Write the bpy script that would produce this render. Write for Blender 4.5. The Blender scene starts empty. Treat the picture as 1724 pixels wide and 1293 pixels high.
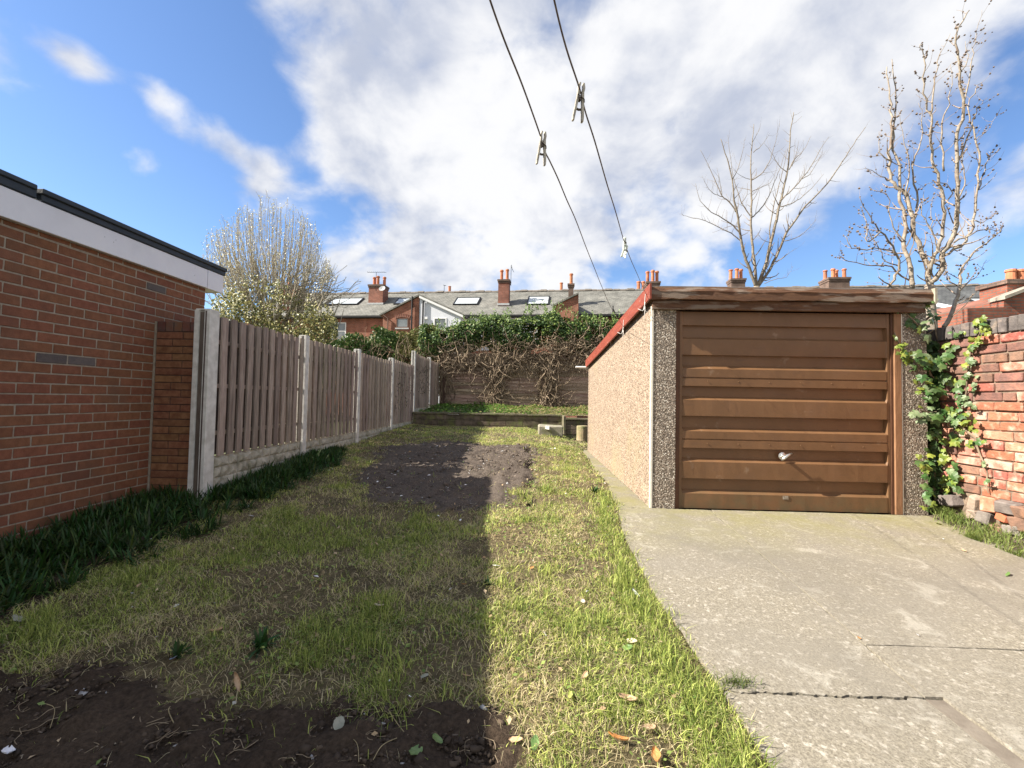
import bpy, math, random
import numpy as np
from mathutils import Vector, Matrix, Euler
random.seed(7); rng = np.random.default_rng(11)
C = bpy.context.scene.collection
SC = bpy.context.scene
R = math.radians

# ------------------------------------------------------------------ camera
FPX, CX, CY = 753.0, 862.0, 646.5          # focal length and centre in photo pixels
yaw, pitch, roll = R(1.6), R(1.91), 0.019
fw = Vector((-math.sin(yaw)*math.cos(pitch), math.cos(yaw)*math.cos(pitch), math.sin(pitch)))
r0 = Vector((math.cos(yaw), math.sin(yaw), 0)); u0 = r0.cross(fw)
rt = r0*math.cos(roll)+u0*math.sin(roll); up = u0*math.cos(roll)-r0*math.sin(roll)
cam = bpy.data.objects.new('camera', bpy.data.cameras.new('camera')); C.objects.link(cam)
cam.matrix_world = Matrix(((rt.x, up.x, -fw.x, 0), (rt.y, up.y, -fw.y, 0), (rt.z, up.z, -fw.z, 0), (0, 0, 0, 1)))
cam.data.sensor_width = 36; cam.data.lens = 36*FPX/1724; cam.data.clip_end = 3000; cam.data.clip_start = 0.05
SC.camera = cam
def ray(px, py): return (fw + rt*((px-CX)/FPX) + up*((CY-py)/FPX))
def at(px, py, Y):
    d = ray(px, py); return d*(Y/d.y)
def atx(px, py, X):
    d = ray(px, py); return d*(X/d.x)

# ------------------------------------------------------------------ light
SUN = Vector((3.05, 0.46, -2.39)).normalized()      # direction light travels
elev = math.asin(-SUN.z); az = math.atan2(-SUN.x, -SUN.y)
sun = bpy.data.lights.new('sun', 'SUN'); so = bpy.data.objects.new('sun', sun); C.objects.link(so)
sun.energy = 5.0; sun.angle = R(0.5); sun.color = (1, .925, .80)
so.rotation_euler = SUN.to_track_quat('-Z', 'Y').to_euler()
SC.view_settings.view_transform = 'Standard'; SC.view_settings.look = 'None'
SC.view_settings.exposure = 1.38; SC.view_settings.gamma = 1; SC.view_settings.use_curve_mapping = False
W = bpy.data.worlds.new('World'); SC.world = W; W.use_nodes = True
def world():
    nt = W.node_tree; nt.nodes.clear(); N = nt.nodes; L = nt.links
    def new(t, **k):
        n = N.new(t)
        for a, b in k.items(): setattr(n, a, b)
        return n
    def math_(op, a, b=None, c=None, clamp=False):
        n = new('ShaderNodeMath', operation=op); n.use_clamp = clamp
        for i, v in enumerate((a, b, c)):
            if v is None: continue
            if isinstance(v, (int, float)): n.inputs[i].default_value = v
            else: L.new(v, n.inputs[i])
        return n.outputs[0]
    sky = new('ShaderNodeTexSky', sky_type='NISHITA'); sky.sun_disc = False
    sky.sun_elevation = elev; sky.sun_rotation = az; sky.altitude = 50; sky.air_density = 1.0; sky.dust_density = 0.3; sky.ozone_density = 2.5
    tc = new('ShaderNodeTexCoord'); D = tc.outputs['Generated']
    sep = new('ShaderNodeSeparateXYZ'); L.new(D, sep.inputs[0])
    zc = math_('ADD', math_('MAXIMUM', sep.outputs[2], 0.0), 0.55)
    cb = new('ShaderNodeCombineXYZ')
    L.new(math_('DIVIDE', sep.outputs[0], zc), cb.inputs[0]); L.new(math_('DIVIDE', sep.outputs[1], zc), cb.inputs[1])
    P = cb.outputs[0]
    def noise(scale, det, rough, dist=0, off=(0, 0, 0)):
        mp = new('ShaderNodeMapping'); mp.inputs['Location'].default_value = off; L.new(P, mp.inputs[0])
        n = new('ShaderNodeTexNoise'); n.inputs['Scale'].default_value = scale; n.inputs['Detail'].default_value = det
        n.inputs['Roughness'].default_value = rough; n.inputs['Distortion'].default_value = dist
        L.new(mp.outputs[0], n.inputs['Vector']); return n.outputs['Fac']
    n1 = noise(3.4, 8, .55, .25); n2 = noise(5.0, 4, .5, .2, (3, 7, 0)); n3 = noise(10, 6, .55, .3, (1, 2, 5))
    blobs = [(640, 90, .45, 60), (800, 160, .42, 30), (700, 330, .34, 45), (930, 300, .36, 35), (1000, 60, .32, 30), (860, 420, .36, 50),
             (1150, 180, .30, 40), (1330, 90, .30, 45), (1450, 120, .5, 60), (1400, 210, .55, 90), (1560, 40, .35, 120), (1690, 280, .6, 500), (1300, 280, .4, 120), (1210, 60, .2, 100), (560, 190, .15, 140), (1180, 60, .2, 60), (480, 60, .12, 120),
             (285, 205, 1.15, 700), (370, 240, 1.0, 900), (430, 268, .85, 1100), (258, 160, .95, 1200), (450, 325, .75, 900), (165, 118, 1.05, 1500), (120, 98, .8, 2000), (215, 165, -.5, 1500), (330, 295, -.3, 900), (250, 280, .7, 1500), (370, 180, .5, 1200), (250, 278, .35, 1200), (40, 20, .35, 500),
             (1680, 300, .20, 300), (1640, 440, .2, 250), (700, 470, .25, 150), (1000, 460, .25, 160), (1150, 400, .18, 500), (1190, 460, .15, 400),
             (100, 330, -.5, 25), (330, 370, -.30, 60), (180, 40, -.28, 50), (330, 90, -.4, 120), (560, 300, -.22, 500), (590, 400, -.30, 700), (500, 340, -.2, 500), (380, 150, -.3, 300),
             (1130, 430, -.30, 200), (1400, 390, -.4, 80), (1660, 130, -.42, 70), (1560, 330, -.2, 120), (1290, 40, -.12, 300), (1380, 290, -.2, 200), (1190, 330, -.1, 300)]
    tot = None
    for x, y, w, k in blobs:
        d = ray(x, y).normalized()
        dp = new('ShaderNodeVectorMath', operation='DOT_PRODUCT'); L.new(D, dp.inputs[0]); dp.inputs[1].default_value = d
        e = math_('EXPONENT', math_('MULTIPLY', math_('SUBTRACT', dp.outputs['Value'], 1.0), float(k)))
        tot = math_('MULTIPLY', e, w) if tot is None else math_('MULTIPLY_ADD', e, w, tot)
    behind = math_('MULTIPLY', math_('MAXIMUM', math_('SUBTRACT', .35, sep.outputs[1]), 0.0), .9)  # extra unseen cloud to the sides and rear, added to neutralise the ambient light
    tot = math_('ADD', tot, behind)
    s = math_('ADD', tot, math_('MULTIPLY', math_('SUBTRACT', n1, .5), 2.3))
    s = math_('ADD', s, math_('MULTIPLY', math_('SUBTRACT', n2, .5), 2.1))
    s = math_('ADD', s, math_('MULTIPLY', math_('SUBTRACT', n3, .5), 1.5))
    mr = new('ShaderNodeMapRange', interpolation_type='SMOOTHSTEP'); L.new(s, mr.inputs[0])
    mr.inputs[1].default_value = -.15; mr.inputs[2].default_value = .85
    mask = mr.outputs[0]
    # cloud brightness
    br = new('ShaderNodeMapRange', interpolation_type='SMOOTHSTEP'); L.new(math_('ADD', noise(4.2, 6, .55, .2, (9, 4, 1)), math_('MULTIPLY', math_('SUBTRACT', n3, .5), .3)), br.inputs[0])
    br.inputs[1].default_value = .28; br.inputs[2].default_value = .60; br.inputs[3].default_value = .0; br.inputs[4].default_value = 1.0
    cc = new('ShaderNodeMix', data_type='RGBA'); L.new(br.outputs[0], cc.inputs[0])
    cc.inputs[6].default_value = (2.7, 2.95, 3.6, 1); cc.inputs[7].default_value = (5.0, 5.0, 5.05, 1)
    # sky tint
    tint = new('ShaderNodeMix', data_type='RGBA', blend_type='MULTIPLY'); tint.inputs[0].default_value = 1
    L.new(sky.outputs[0], tint.inputs[6]); tint.inputs[7].default_value = (.78, .88, 1.02, 1)
    mx = new('ShaderNodeMix', data_type='RGBA'); L.new(math_('MULTIPLY', mask, .97), mx.inputs[0])
    L.new(tint.outputs[2], mx.inputs[6]); L.new(cc.outputs[2], mx.inputs[7])
    bg = new('ShaderNodeBackground'); L.new(mx.outputs[2], bg.inputs[0]); bg.inputs[1].default_value = .078
    out = new('ShaderNodeOutputWorld'); L.new(bg.outputs[0], out.inputs[0])
world()

# ------------------------------------------------------------------ helpers
MATS = {}
def mat(name, c1, c2=None, scale=6, rough=.8, bump=0, bscale=None, detail=5, c3=None, s3=1.5, stretch=None, rand=0, attr=None,
        metal=0, spec=.3, trans=0, coords='pos', lo=.35, hi=.65, f3=(.5, .7), vor=None, bdist=.01):
    """general procedural material: noise between c1 and c2, larger patches of c3, per-object variation"""
    if name in MATS: return MATS[name]
    m = bpy.data.materials.new(name); m.use_nodes = True; nt = m.node_tree; N = nt.nodes; L = nt.links
    b = N['Principled BSDF']; b.inputs['Roughness'].default_value = rough; b.inputs['Metallic'].default_value = metal
    b.inputs['Specular IOR Level'].default_value = spec
    if coords == 'pos': g = N.new('ShaderNodeNewGeometry'); V = g.outputs['Position']
    else: g = N.new('ShaderNodeTexCoord'); V = g.outputs['Object']
    if rand:
        oi = N.new('ShaderNodeObjectInfo')
    if stretch:
        mp = N.new('ShaderNodeMapping'); mp.inputs['Scale'].default_value = stretch; L.new(V, mp.inputs[0]); V = mp.outputs[0]
    def noise(s, d, r=.55):
        n = N.new('ShaderNodeTexNoise'); n.inputs['Scale'].default_value = s; n.inputs['Detail'].default_value = d; n.inputs['Roughness'].default_value = r
        L.new(V, n.inputs['Vector']); return n.outputs['Fac']
    def ramp(src, a, b_):
        mr = N.new('ShaderNodeMapRange'); L.new(src, mr.inputs[0]); mr.inputs[1].default_value = a; mr.inputs[2].default_value = b_; return mr.outputs[0]
    def mix(f, a, b_, bt='MIX'):
        x = N.new('ShaderNodeMix'); x.data_type = 'RGBA'; x.blend_type = bt
        if isinstance(f, float) or isinstance(f, int): x.inputs[0].default_value = f
        else: L.new(f, x.inputs[0])
        for i, v in ((6, a), (7, b_)):
            if isinstance(v, tuple): x.inputs[i].default_value = (*v[:3], 1)
            else: L.new(v, x.inputs[i])
        return x.outputs[2]
    if attr:
        at_ = N.new('ShaderNodeAttribute'); at_.attribute_name = attr; col = at_.outputs['Color']
    elif c2 is not None: col = mix(ramp(noise(scale, detail), lo, hi), c1, c2)
    else: col = mix(0.0, c1, c1)
    if vor:
        v = N.new('ShaderNodeTexVoronoi'); v.inputs['Scale'].default_value = vor[0]; L.new(V, v.inputs['Vector'])
        sp = N.new('ShaderNodeSeparateColor'); L.new(v.outputs['Color'], sp.inputs[0])
        cr = N.new('ShaderNodeValToRGB'); cr.color_ramp.interpolation = 'CONSTANT'
        for i, (p, cc) in enumerate(vor[1]):
            e = cr.color_ramp.elements[i] if i < 2 else cr.color_ramp.elements.new(p)
            e.position = p; e.color = (*cc, 1)
        L.new(sp.outputs[0], cr.inputs[0])
        edge = ramp(v.outputs['Distance'], .35, .62)
        col = mix(edge, cr.outputs[0], col)
    if c3 is not None: col = mix(ramp(noise(s3, 4), f3[0], f3[1]), col, c3)
    if rand:
        hs = N.new('ShaderNodeHueSaturation'); L.new(col, hs.inputs['Color'])
        mr = N.new('ShaderNodeMapRange'); L.new(oi.outputs['Random'], mr.inputs[0]); mr.inputs[3].default_value = 1-rand; mr.inputs[4].default_value = 1+rand
        L.new(mr.outputs[0], hs.inputs['Value'])
        m2 = N.new('ShaderNodeMath'); m2.operation = 'FRACT'; m3 = N.new('ShaderNodeMath'); m3.operation = 'MULTIPLY'; m3.inputs[1].default_value = 17.3
        L.new(oi.outputs['Random'], m3.inputs[0]); L.new(m3.outputs[0], m2.inputs[0])
        mr2 = N.new('ShaderNodeMapRange'); L.new(m2.outputs[0], mr2.inputs[0]); mr2.inputs[3].default_value = .5-.02*rand/.2; mr2.inputs[4].default_value = .5+.012*rand/.2
        L.new(mr2.outputs[0], hs.inputs['Hue']); col = hs.outputs[0]
    L.new(col, b.inputs['Base Color'])
    if bump:
        bp = N.new('ShaderNodeBump'); bp.inputs['Strength'].default_value = bump; bp.inputs['Distance'].default_value = bdist
        if vor:
            inv = N.new('ShaderNodeMath'); inv.operation = 'SUBTRACT'; inv.inputs[0].default_value = 1; L.new(v.outputs['Distance'], inv.inputs[1]); L.new(inv.outputs[0], bp.inputs['Height'])
        else: L.new(noise(bscale or scale*3, 6, .65), bp.inputs['Height'])
        L.new(bp.outputs[0], b.inputs['Normal'])
    if trans:
        tr = N.new('ShaderNodeBsdfTranslucent'); L.new(col, tr.inputs[0]); ms = N.new('ShaderNodeMixShader'); ms.inputs[0].default_value = trans
        L.new(b.outputs[0], ms.inputs[1]); L.new(tr.outputs[0], ms.inputs[2]); L.new(ms.outputs[0], N['Material Output'].inputs[0])
    MATS[name] = m; return m

def tag(o, label=None, cat=None, group=None, kind=None):
    if label: o['label'] = label
    if cat: o['category'] = cat
    if group: o['group'] = group
    if kind: o['kind'] = kind
    return o
def empty(name, label, cat, loc=(0, 0, 0), rz=0, group=None, parent=None):
    o = bpy.data.objects.new(name, None); C.objects.link(o); o.location = loc; o.rotation_euler = (0, 0, rz); o.empty_display_size = .1
    return tag(o, label, cat, group)
def link(name, me, parent=None, loc=None, rot=None, scale=None):
    o = bpy.data.objects.new(name, me); C.objects.link(o)
    if parent: o.parent = parent
    if loc is not None: o.location = loc
    if rot is not None: o.rotation_euler = rot
    if scale is not None: o.scale = scale
    return o
def local(root, p):
    """world point into the frame of an Empty that is only moved and turned about z"""
    v = Vector(p)-root.location; a = -root.rotation_euler.z
    return Vector((v.x*math.cos(a)-v.y*math.sin(a), v.x*math.sin(a)+v.y*math.cos(a), v.z))

class MB:
    def __init__(s): s.v = []; s.f = []
    def quad(s, *p):
        n = len(s.v); s.v += [tuple(q) for q in p]; s.f.append(tuple(range(n, n+len(p)))); return s
    def box(s, x0, x1, y0, y1, z0, z1, j=0, ch=0):
        pts = [(x, y, z) for x in (x0, x1) for y in (y0, y1) for z in (z0, z1)]
        if j: pts = [tuple(c+random.uniform(-j, j) for c in p) for p in pts]
        n = len(s.v); s.v += pts
        s.f += [tuple(n+i for i in q) for q in ((0, 1, 3, 2), (4, 6, 7, 5), (0, 4, 5, 1), (2, 3, 7, 6), (0, 2, 6, 4), (1, 5, 7, 3))]; return s
    def prism(s, poly, axis, a, b):
        """extrude polygon (list of 2-tuples) along axis from a to b"""
        def mk(p, t):
            return {'x': (t, p[0], p[1]), 'y': (p[0], t, p[1]), 'z': (p[0], p[1], t)}[axis]
        n = len(s.v); k = len(poly); s.v += [mk(p, a) for p in poly]+[mk(p, b) for p in poly]
        s.f.append(tuple(range(n, n+k))[::-1]); s.f.append(tuple(range(n+k, n+2*k)))
        for i in range(k): s.f.append((n+i, n+(i+1) % k, n+k+(i+1) % k, n+k+i))
        return s
    def tube(s, pts, rad, n=6, cap=True):
        pts = [Vector(p) for p in pts]
        if not isinstance(rad, (list, tuple)): rad = [rad]*len(pts)
        ref = None; base = len(s.v)
        for i, p in enumerate(pts):
            d = (pts[min(i+1, len(pts)-1)]-pts[max(i-1, 0)])
            if d.length < 1e-9: d = Vector((0, 0, 1))
            d.normalize()
            if ref is None: ref = Vector((1, 0, 0)) if abs(d.x) < .8 else Vector((0, 1, 0))
            a = d.cross(ref).normalized(); b = d.cross(a).normalized(); ref = b.cross(d)*-1 if False else ref
            for k in range(n):
                t = 2*math.pi*k/n; s.v.append(tuple(p+(a*math.cos(t)+b*math.sin(t))*rad[i]))
        for i in range(len(pts)-1):
            for k in range(n):
                q = base+i*n; s.f.append((q+k, q+(k+1) % n, q+n+(k+1) % n, q+n+k))
        if cap:
            s.f.append(tuple(base+k for k in range(n))[::-1]); e = base+(len(pts)-1)*n; s.f.append(tuple(e+k for k in range(n)))
        return s
    def lathe(s, prof, c=(0, 0, 0), n=12):
        base = len(s.v)
        for r_, z in prof:
            for k in range(n):
                t = 2*math.pi*k/n; s.v.append((c[0]+r_*math.cos(t), c[1]+r_*math.sin(t), c[2]+z))
        for i in range(len(prof)-1):
            for k in range(n):
                q = base+i*n; s.f.append((q+k, q+(k+1) % n, q+n+(k+1) % n, q+n+k))
        s.f.append(tuple(base+k for k in range(n))[::-1]); e = base+(len(prof)-1)*n; s.f.append(tuple(e+k for k in range(n)))
        return s
    def mesh(s, name, m, smooth=False, bevel=0):
        me = bpy.data.meshes.new(name); me.from_pydata(s.v, [], s.f); me.validate()
        if bevel:
            import bmesh
            bm = bmesh.new(); bm.from_mesh(me); bmesh.ops.recalc_face_normals(bm, faces=bm.faces)
            bmesh.ops.bevel(bm, geom=list(bm.edges), offset=bevel, segments=1, affect='EDGES', clamp_overlap=True); bm.to_mesh(me); bm.free()
        else:
            import bmesh
            bm = bmesh.new(); bm.from_mesh(me); bmesh.ops.recalc_face_normals(bm, faces=bm.faces); bm.to_mesh(me); bm.free()
        me.materials.append(m)
        if smooth: me.polygons.foreach_set('use_smooth', [True]*len(me.polygons))
        return me
    def build(s, name, m, parent=None, smooth=False, bevel=0, off=None):
        if off is not None: s.v = [(a-off[0], b-off[1], c-off[2]) for a, b, c in s.v]
        return link(name, s.mesh(name, m, smooth, bevel), parent)

def mesh_np(name, V, F, m, col=None, smooth=False):
    """V (n,3), F (k,3) arrays, col (n,3)"""
    me = bpy.data.meshes.new(name); me.vertices.add(len(V)); me.vertices.foreach_set('co', V.astype(np.float32).ravel())
    k = F.shape[1]; me.loops.add(F.size); me.loops.foreach_set('vertex_index', F.astype(np.int32).ravel())
    me.polygons.add(len(F)); me.polygons.foreach_set('loop_start', np.arange(0, F.size, k, dtype=np.int32)); me.polygons.foreach_set('loop_total', np.full(len(F), k, dtype=np.int32))
    if col is not None:
        a = me.color_attributes.new('col', 'FLOAT_COLOR', 'POINT'); c4 = np.ones((len(V), 4), np.float32); c4[:, :3] = col; a.data.foreach_set('color', c4.ravel())
    me.update(calc_edges=True); me.validate()
    if smooth: me.polygons.foreach_set('use_smooth', np.ones(len(F), bool))
    me.materials.append(m); return me

def vnoise(x, y, s, seed=0):
    """smooth value noise, numpy"""
    x = np.asarray(x, float)/s; y = np.asarray(y, float)/s; xi = np.floor(x); yi = np.floor(y); fx = x-xi; fy = y-yi
    fx = fx*fx*(3-2*fx); fy = fy*fy*(3-2*fy)
    def h(a, b): 
        t = np.sin(a*127.1+b*311.7+seed*74.7)*43758.5453; return t-np.floor(t)
    return (h(xi, yi)*(1-fx)+h(xi+1, yi)*fx)*(1-fy)+(h(xi, yi+1)*(1-fx)+h(xi+1, yi+1)*fx)*fy
def fbm(x, y, s, seed=0, o=4):
    t = 0; a = 1; w = 0
    for i in range(o): t = t+a*vnoise(x, y, s/2**i, seed+i*13); w += a; a *= .5
    return t/w

# ------------------------------------------------------------------ ground
LY = [-6, 1.3, 1.7, 2.6, 4.2, 5.3, 7.7, 9.7, 11.6, 15.3, 60]; LZ = [-1.3, -1.2, -1.18, -1.13, -1.02, -.97, -.88, -.80, -.75, -.72, -.9]
DY = [-6, 1.3, 1.9, 2.7, 4.25, 8.3, 10]; DZ = [-1.3, -1.18, -1.155, -1.10, -.993, -.94, -.92]
def drive_z(Y): return np.interp(Y, DY, DZ)
def gz(X, Y):
    """height of the garden surface"""
    X = np.asarray(X, float); Y = np.asarray(Y, float)
    a = np.interp(Y, LY, LZ); d = drive_z(Y)-.02
    t = np.clip((X-0.1)/1.0, 0, 1); z = a*(1-t)+d*t
    z = z+.05*np.clip((-2.2-X)/.6, 0, 1)*np.clip((Y-3)/2, 0, 1)
    z = z+.05*(fbm(X, Y, .9, 3)-.5)+.02*(vnoise(X, Y, .25, 5)-.5)
    return z
def gp(px, py):
    d = ray(px, py); z = -1.05
    for _ in range(12):
        p = d*(z/d.z); z = float(gz(p.x, p.y))
    return d*(z/d.z)
def edge_x(Y):   # left edge of the concrete
    return np.interp(Y, [-6, 0, 1.8, 2.7, 3.6, 4.3, 5.5, 8.3, 9], [.72, .76, .825, .775, .80, .90, 1.02, 1.12, 1.18])
def inside(poly, X, Y):
    r = np.zeros(X.shape, bool); n = len(poly)
    for i in range(n):
        x1, y1 = poly[i]; x2, y2 = poly[(i+1) % n]
        c = ((y1 > Y) != (y2 > Y)) & (X < (x2-x1)*(Y-y1)/((y2-y1) or 1e-9)+x1); r ^= c
    return r
PATCH = [tuple(gp(*p))[:2] for p in ((612, 795), (650, 752), (720, 745), (800, 748), (895, 752), (902, 790), (895, 828), (835, 848), (720, 850), (640, 838))]
FORE = [(-5, 2.25), (-2.9, 2.3)]+[tuple(gp(*p))[:2] for p in ((0, 1130), (60, 1150), (160, 1130), (260, 1150), (380, 1165), (470, 1175), (560, 1190), (700, 1200), (800, 1205), (880, 1200), (905, 1260), (890, 1293))]+[(.05, -1), (-5, -1)]
def soilness(X, Y):
    n = (fbm(X, Y, .35, 21)-.5)*.5+(fbm(X, Y, .08, 24)-.5)*.22; m = (fbm(X+7, Y, .35, 33)-.5)*.5+(fbm(X, Y+5, .08, 27)-.5)*.22
    a = inside(PATCH, X+n, Y+m*1.6); b = inside(FORE, X+n*.5, Y+m*.7)
    c = (X < -2.75+.3*fbm(X, Y, .3, 9)) & (Y < 3.9) & (Y > 1.9)        # under the bulbs
    d = X > edge_x(Y)-.02
    return a | b, c, d

def build_ground():
    soil_m = bpy.data.materials.new('garden_soil'); soil_m.use_nodes = True; nt = soil_m.node_tree; N = nt.nodes; L = nt.links; b = N['Principled BSDF']
    a = N.new('ShaderNodeAttribute'); a.attribute_name = 'col'; g = N.new('ShaderNodeNewGeometry')
    n1 = N.new('ShaderNodeTexNoise'); n1.inputs['Scale'].default_value = 60; n1.inputs['Detail'].default_value = 8; n1.inputs['Roughness'].default_value = .7; L.new(g.outputs['Position'], n1.inputs['Vector'])
    mr = N.new('ShaderNodeMapRange'); L.new(n1.outputs[0], mr.inputs[0]); mr.inputs[1].default_value = .3; mr.inputs[2].default_value = .7; mr.inputs[3].default_value = .45; mr.inputs[4].default_value = 1.5
    mx = N.new('ShaderNodeMix'); mx.data_type = 'RGBA'; mx.blend_type = 'MULTIPLY'; mx.inputs[0].default_value = 1; L.new(a.outputs['Color'], mx.inputs[6]); L.new(mr.outputs[0], mx.inputs[7]); L.new(mx.outputs[2], b.inputs['Base Color'])
    b.inputs['Roughness'].default_value = .95; b.inputs['Specular IOR Level'].default_value = .15
    bp = N.new('ShaderNodeBump'); bp.inputs['Strength'].default_value = .9; bp.inputs['Distance'].default_value = .02; L.new(n1.outputs[0], bp.inputs['Height']); L.new(bp.outputs[0], b.inputs['Normal'])
    # fine sheet near, coarser far
    ys = np.concatenate([np.arange(-3, .8, .25), np.arange(.8, 3.2, .022), np.arange(3.2, 9, .045), np.arange(9, 15.8, .12)])
    xs = np.concatenate([np.arange(-3.6, 1.0, .03), np.arange(1.0, 5.2, .12)])
    X, Y = np.meshgrid(xs, ys); Z = gz(X, Y); s, c, d = soilness(X, Y)
    rough = (fbm(X, Y, .12, 50, 3)-.5)
    clod = np.maximum(fbm(X, Y, .07, 81, 2)-.45, 0)+.6*np.maximum(vnoise(X, Y, .028, 83)-.55, 0); Z = Z+np.where(s, rough*.07+clod*.075, rough*.02)
    trench = np.exp(-((X-(.08+.16*(fbm(Y, Y*0, .8, 4)-.5)))/(.035+.03*vnoise(Y, X*0, .2, 7)))**2)*((Y > 4.3) & (Y < 8.2))*np.clip((fbm(Y, Y*0, .35, 9)-.38)*5, 0, 1)
    Z = Z-.07*trench
    Z = np.where(X > edge_x(Y)+.03, Z-.14, Z)
    col = np.empty(X.shape+(3,)); f = fbm(X, Y, .3, 77)[..., None]
    thatch = np.array([.17, .13, .075])*(1-f)+np.array([.075, .066, .034])*f; thatch = thatch*(.6+.8*fbm(X, Y, .09, 7, 3)[..., None])
    soil = np.array([.048, .034, .024])*(1-f)+np.array([.090, .064, .044])*f
    sp = np.array([.120, .096, .080])*(1-f)+np.array([.17, .138, .112])*f
    col[:] = thatch
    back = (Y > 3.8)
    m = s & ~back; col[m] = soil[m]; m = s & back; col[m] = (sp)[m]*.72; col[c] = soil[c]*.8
    m = trench > .3; col[m] = np.array([.03, .022, .018])
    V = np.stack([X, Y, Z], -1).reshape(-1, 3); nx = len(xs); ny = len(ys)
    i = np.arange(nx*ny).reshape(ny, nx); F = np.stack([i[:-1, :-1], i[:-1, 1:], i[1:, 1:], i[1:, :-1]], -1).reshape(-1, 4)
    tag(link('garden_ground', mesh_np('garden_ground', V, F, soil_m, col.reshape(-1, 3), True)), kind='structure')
    fm = mat('rough_field', (.07, .09, .03), (.12, .11, .06), 3, .95, .3)
    tag(MB().quad((-900, -400, -1.7), (900, -400, -1.7), (900, 1500, -1.7), (-900, 1500, -1.7)).build('land', fm), kind='structure')
build_ground()

def blades(P, H, Wd, lean, col, name, m, curl=.5):
    """grass blades as small bent strips. P (n,3)"""
    n = len(P); a = rng.uniform(0, 2*np.pi, n); la = rng.uniform(0, 2*np.pi, n)
    side = np.stack([np.cos(a), np.sin(a), np.zeros(n)], -1)*(Wd[:, None]/2)
    ln = np.stack([np.cos(la), np.sin(la), np.zeros(n)], -1)*(H*lean)[:, None]
    up_ = np.zeros((n, 3)); up_[:, 2] = H*np.sqrt(np.clip(1-lean**2*.8, .03, 1))
    mid = P+ln*.35+up_*.6; tip = P+ln*1.0+up_*(1.0-curl*np.clip(lean, 0, 1)*.55)[..., None] if np.ndim(curl) else P+ln+up_*(1-curl*np.clip(lean, 0, 1)[:, None]*.55)
    V = np.stack([P-side, P+side, mid-side*.8, mid+side*.8, tip], 1).reshape(-1, 3)
    b = (np.arange(n)*5)[:, None]; F = np.concatenate([b+[0, 1, 3], b+[0, 3, 2], b+[2, 3, 4]], 0)
    c = np.repeat(col, 5, 0); return mesh_np(name, V, F, m, c)

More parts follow.
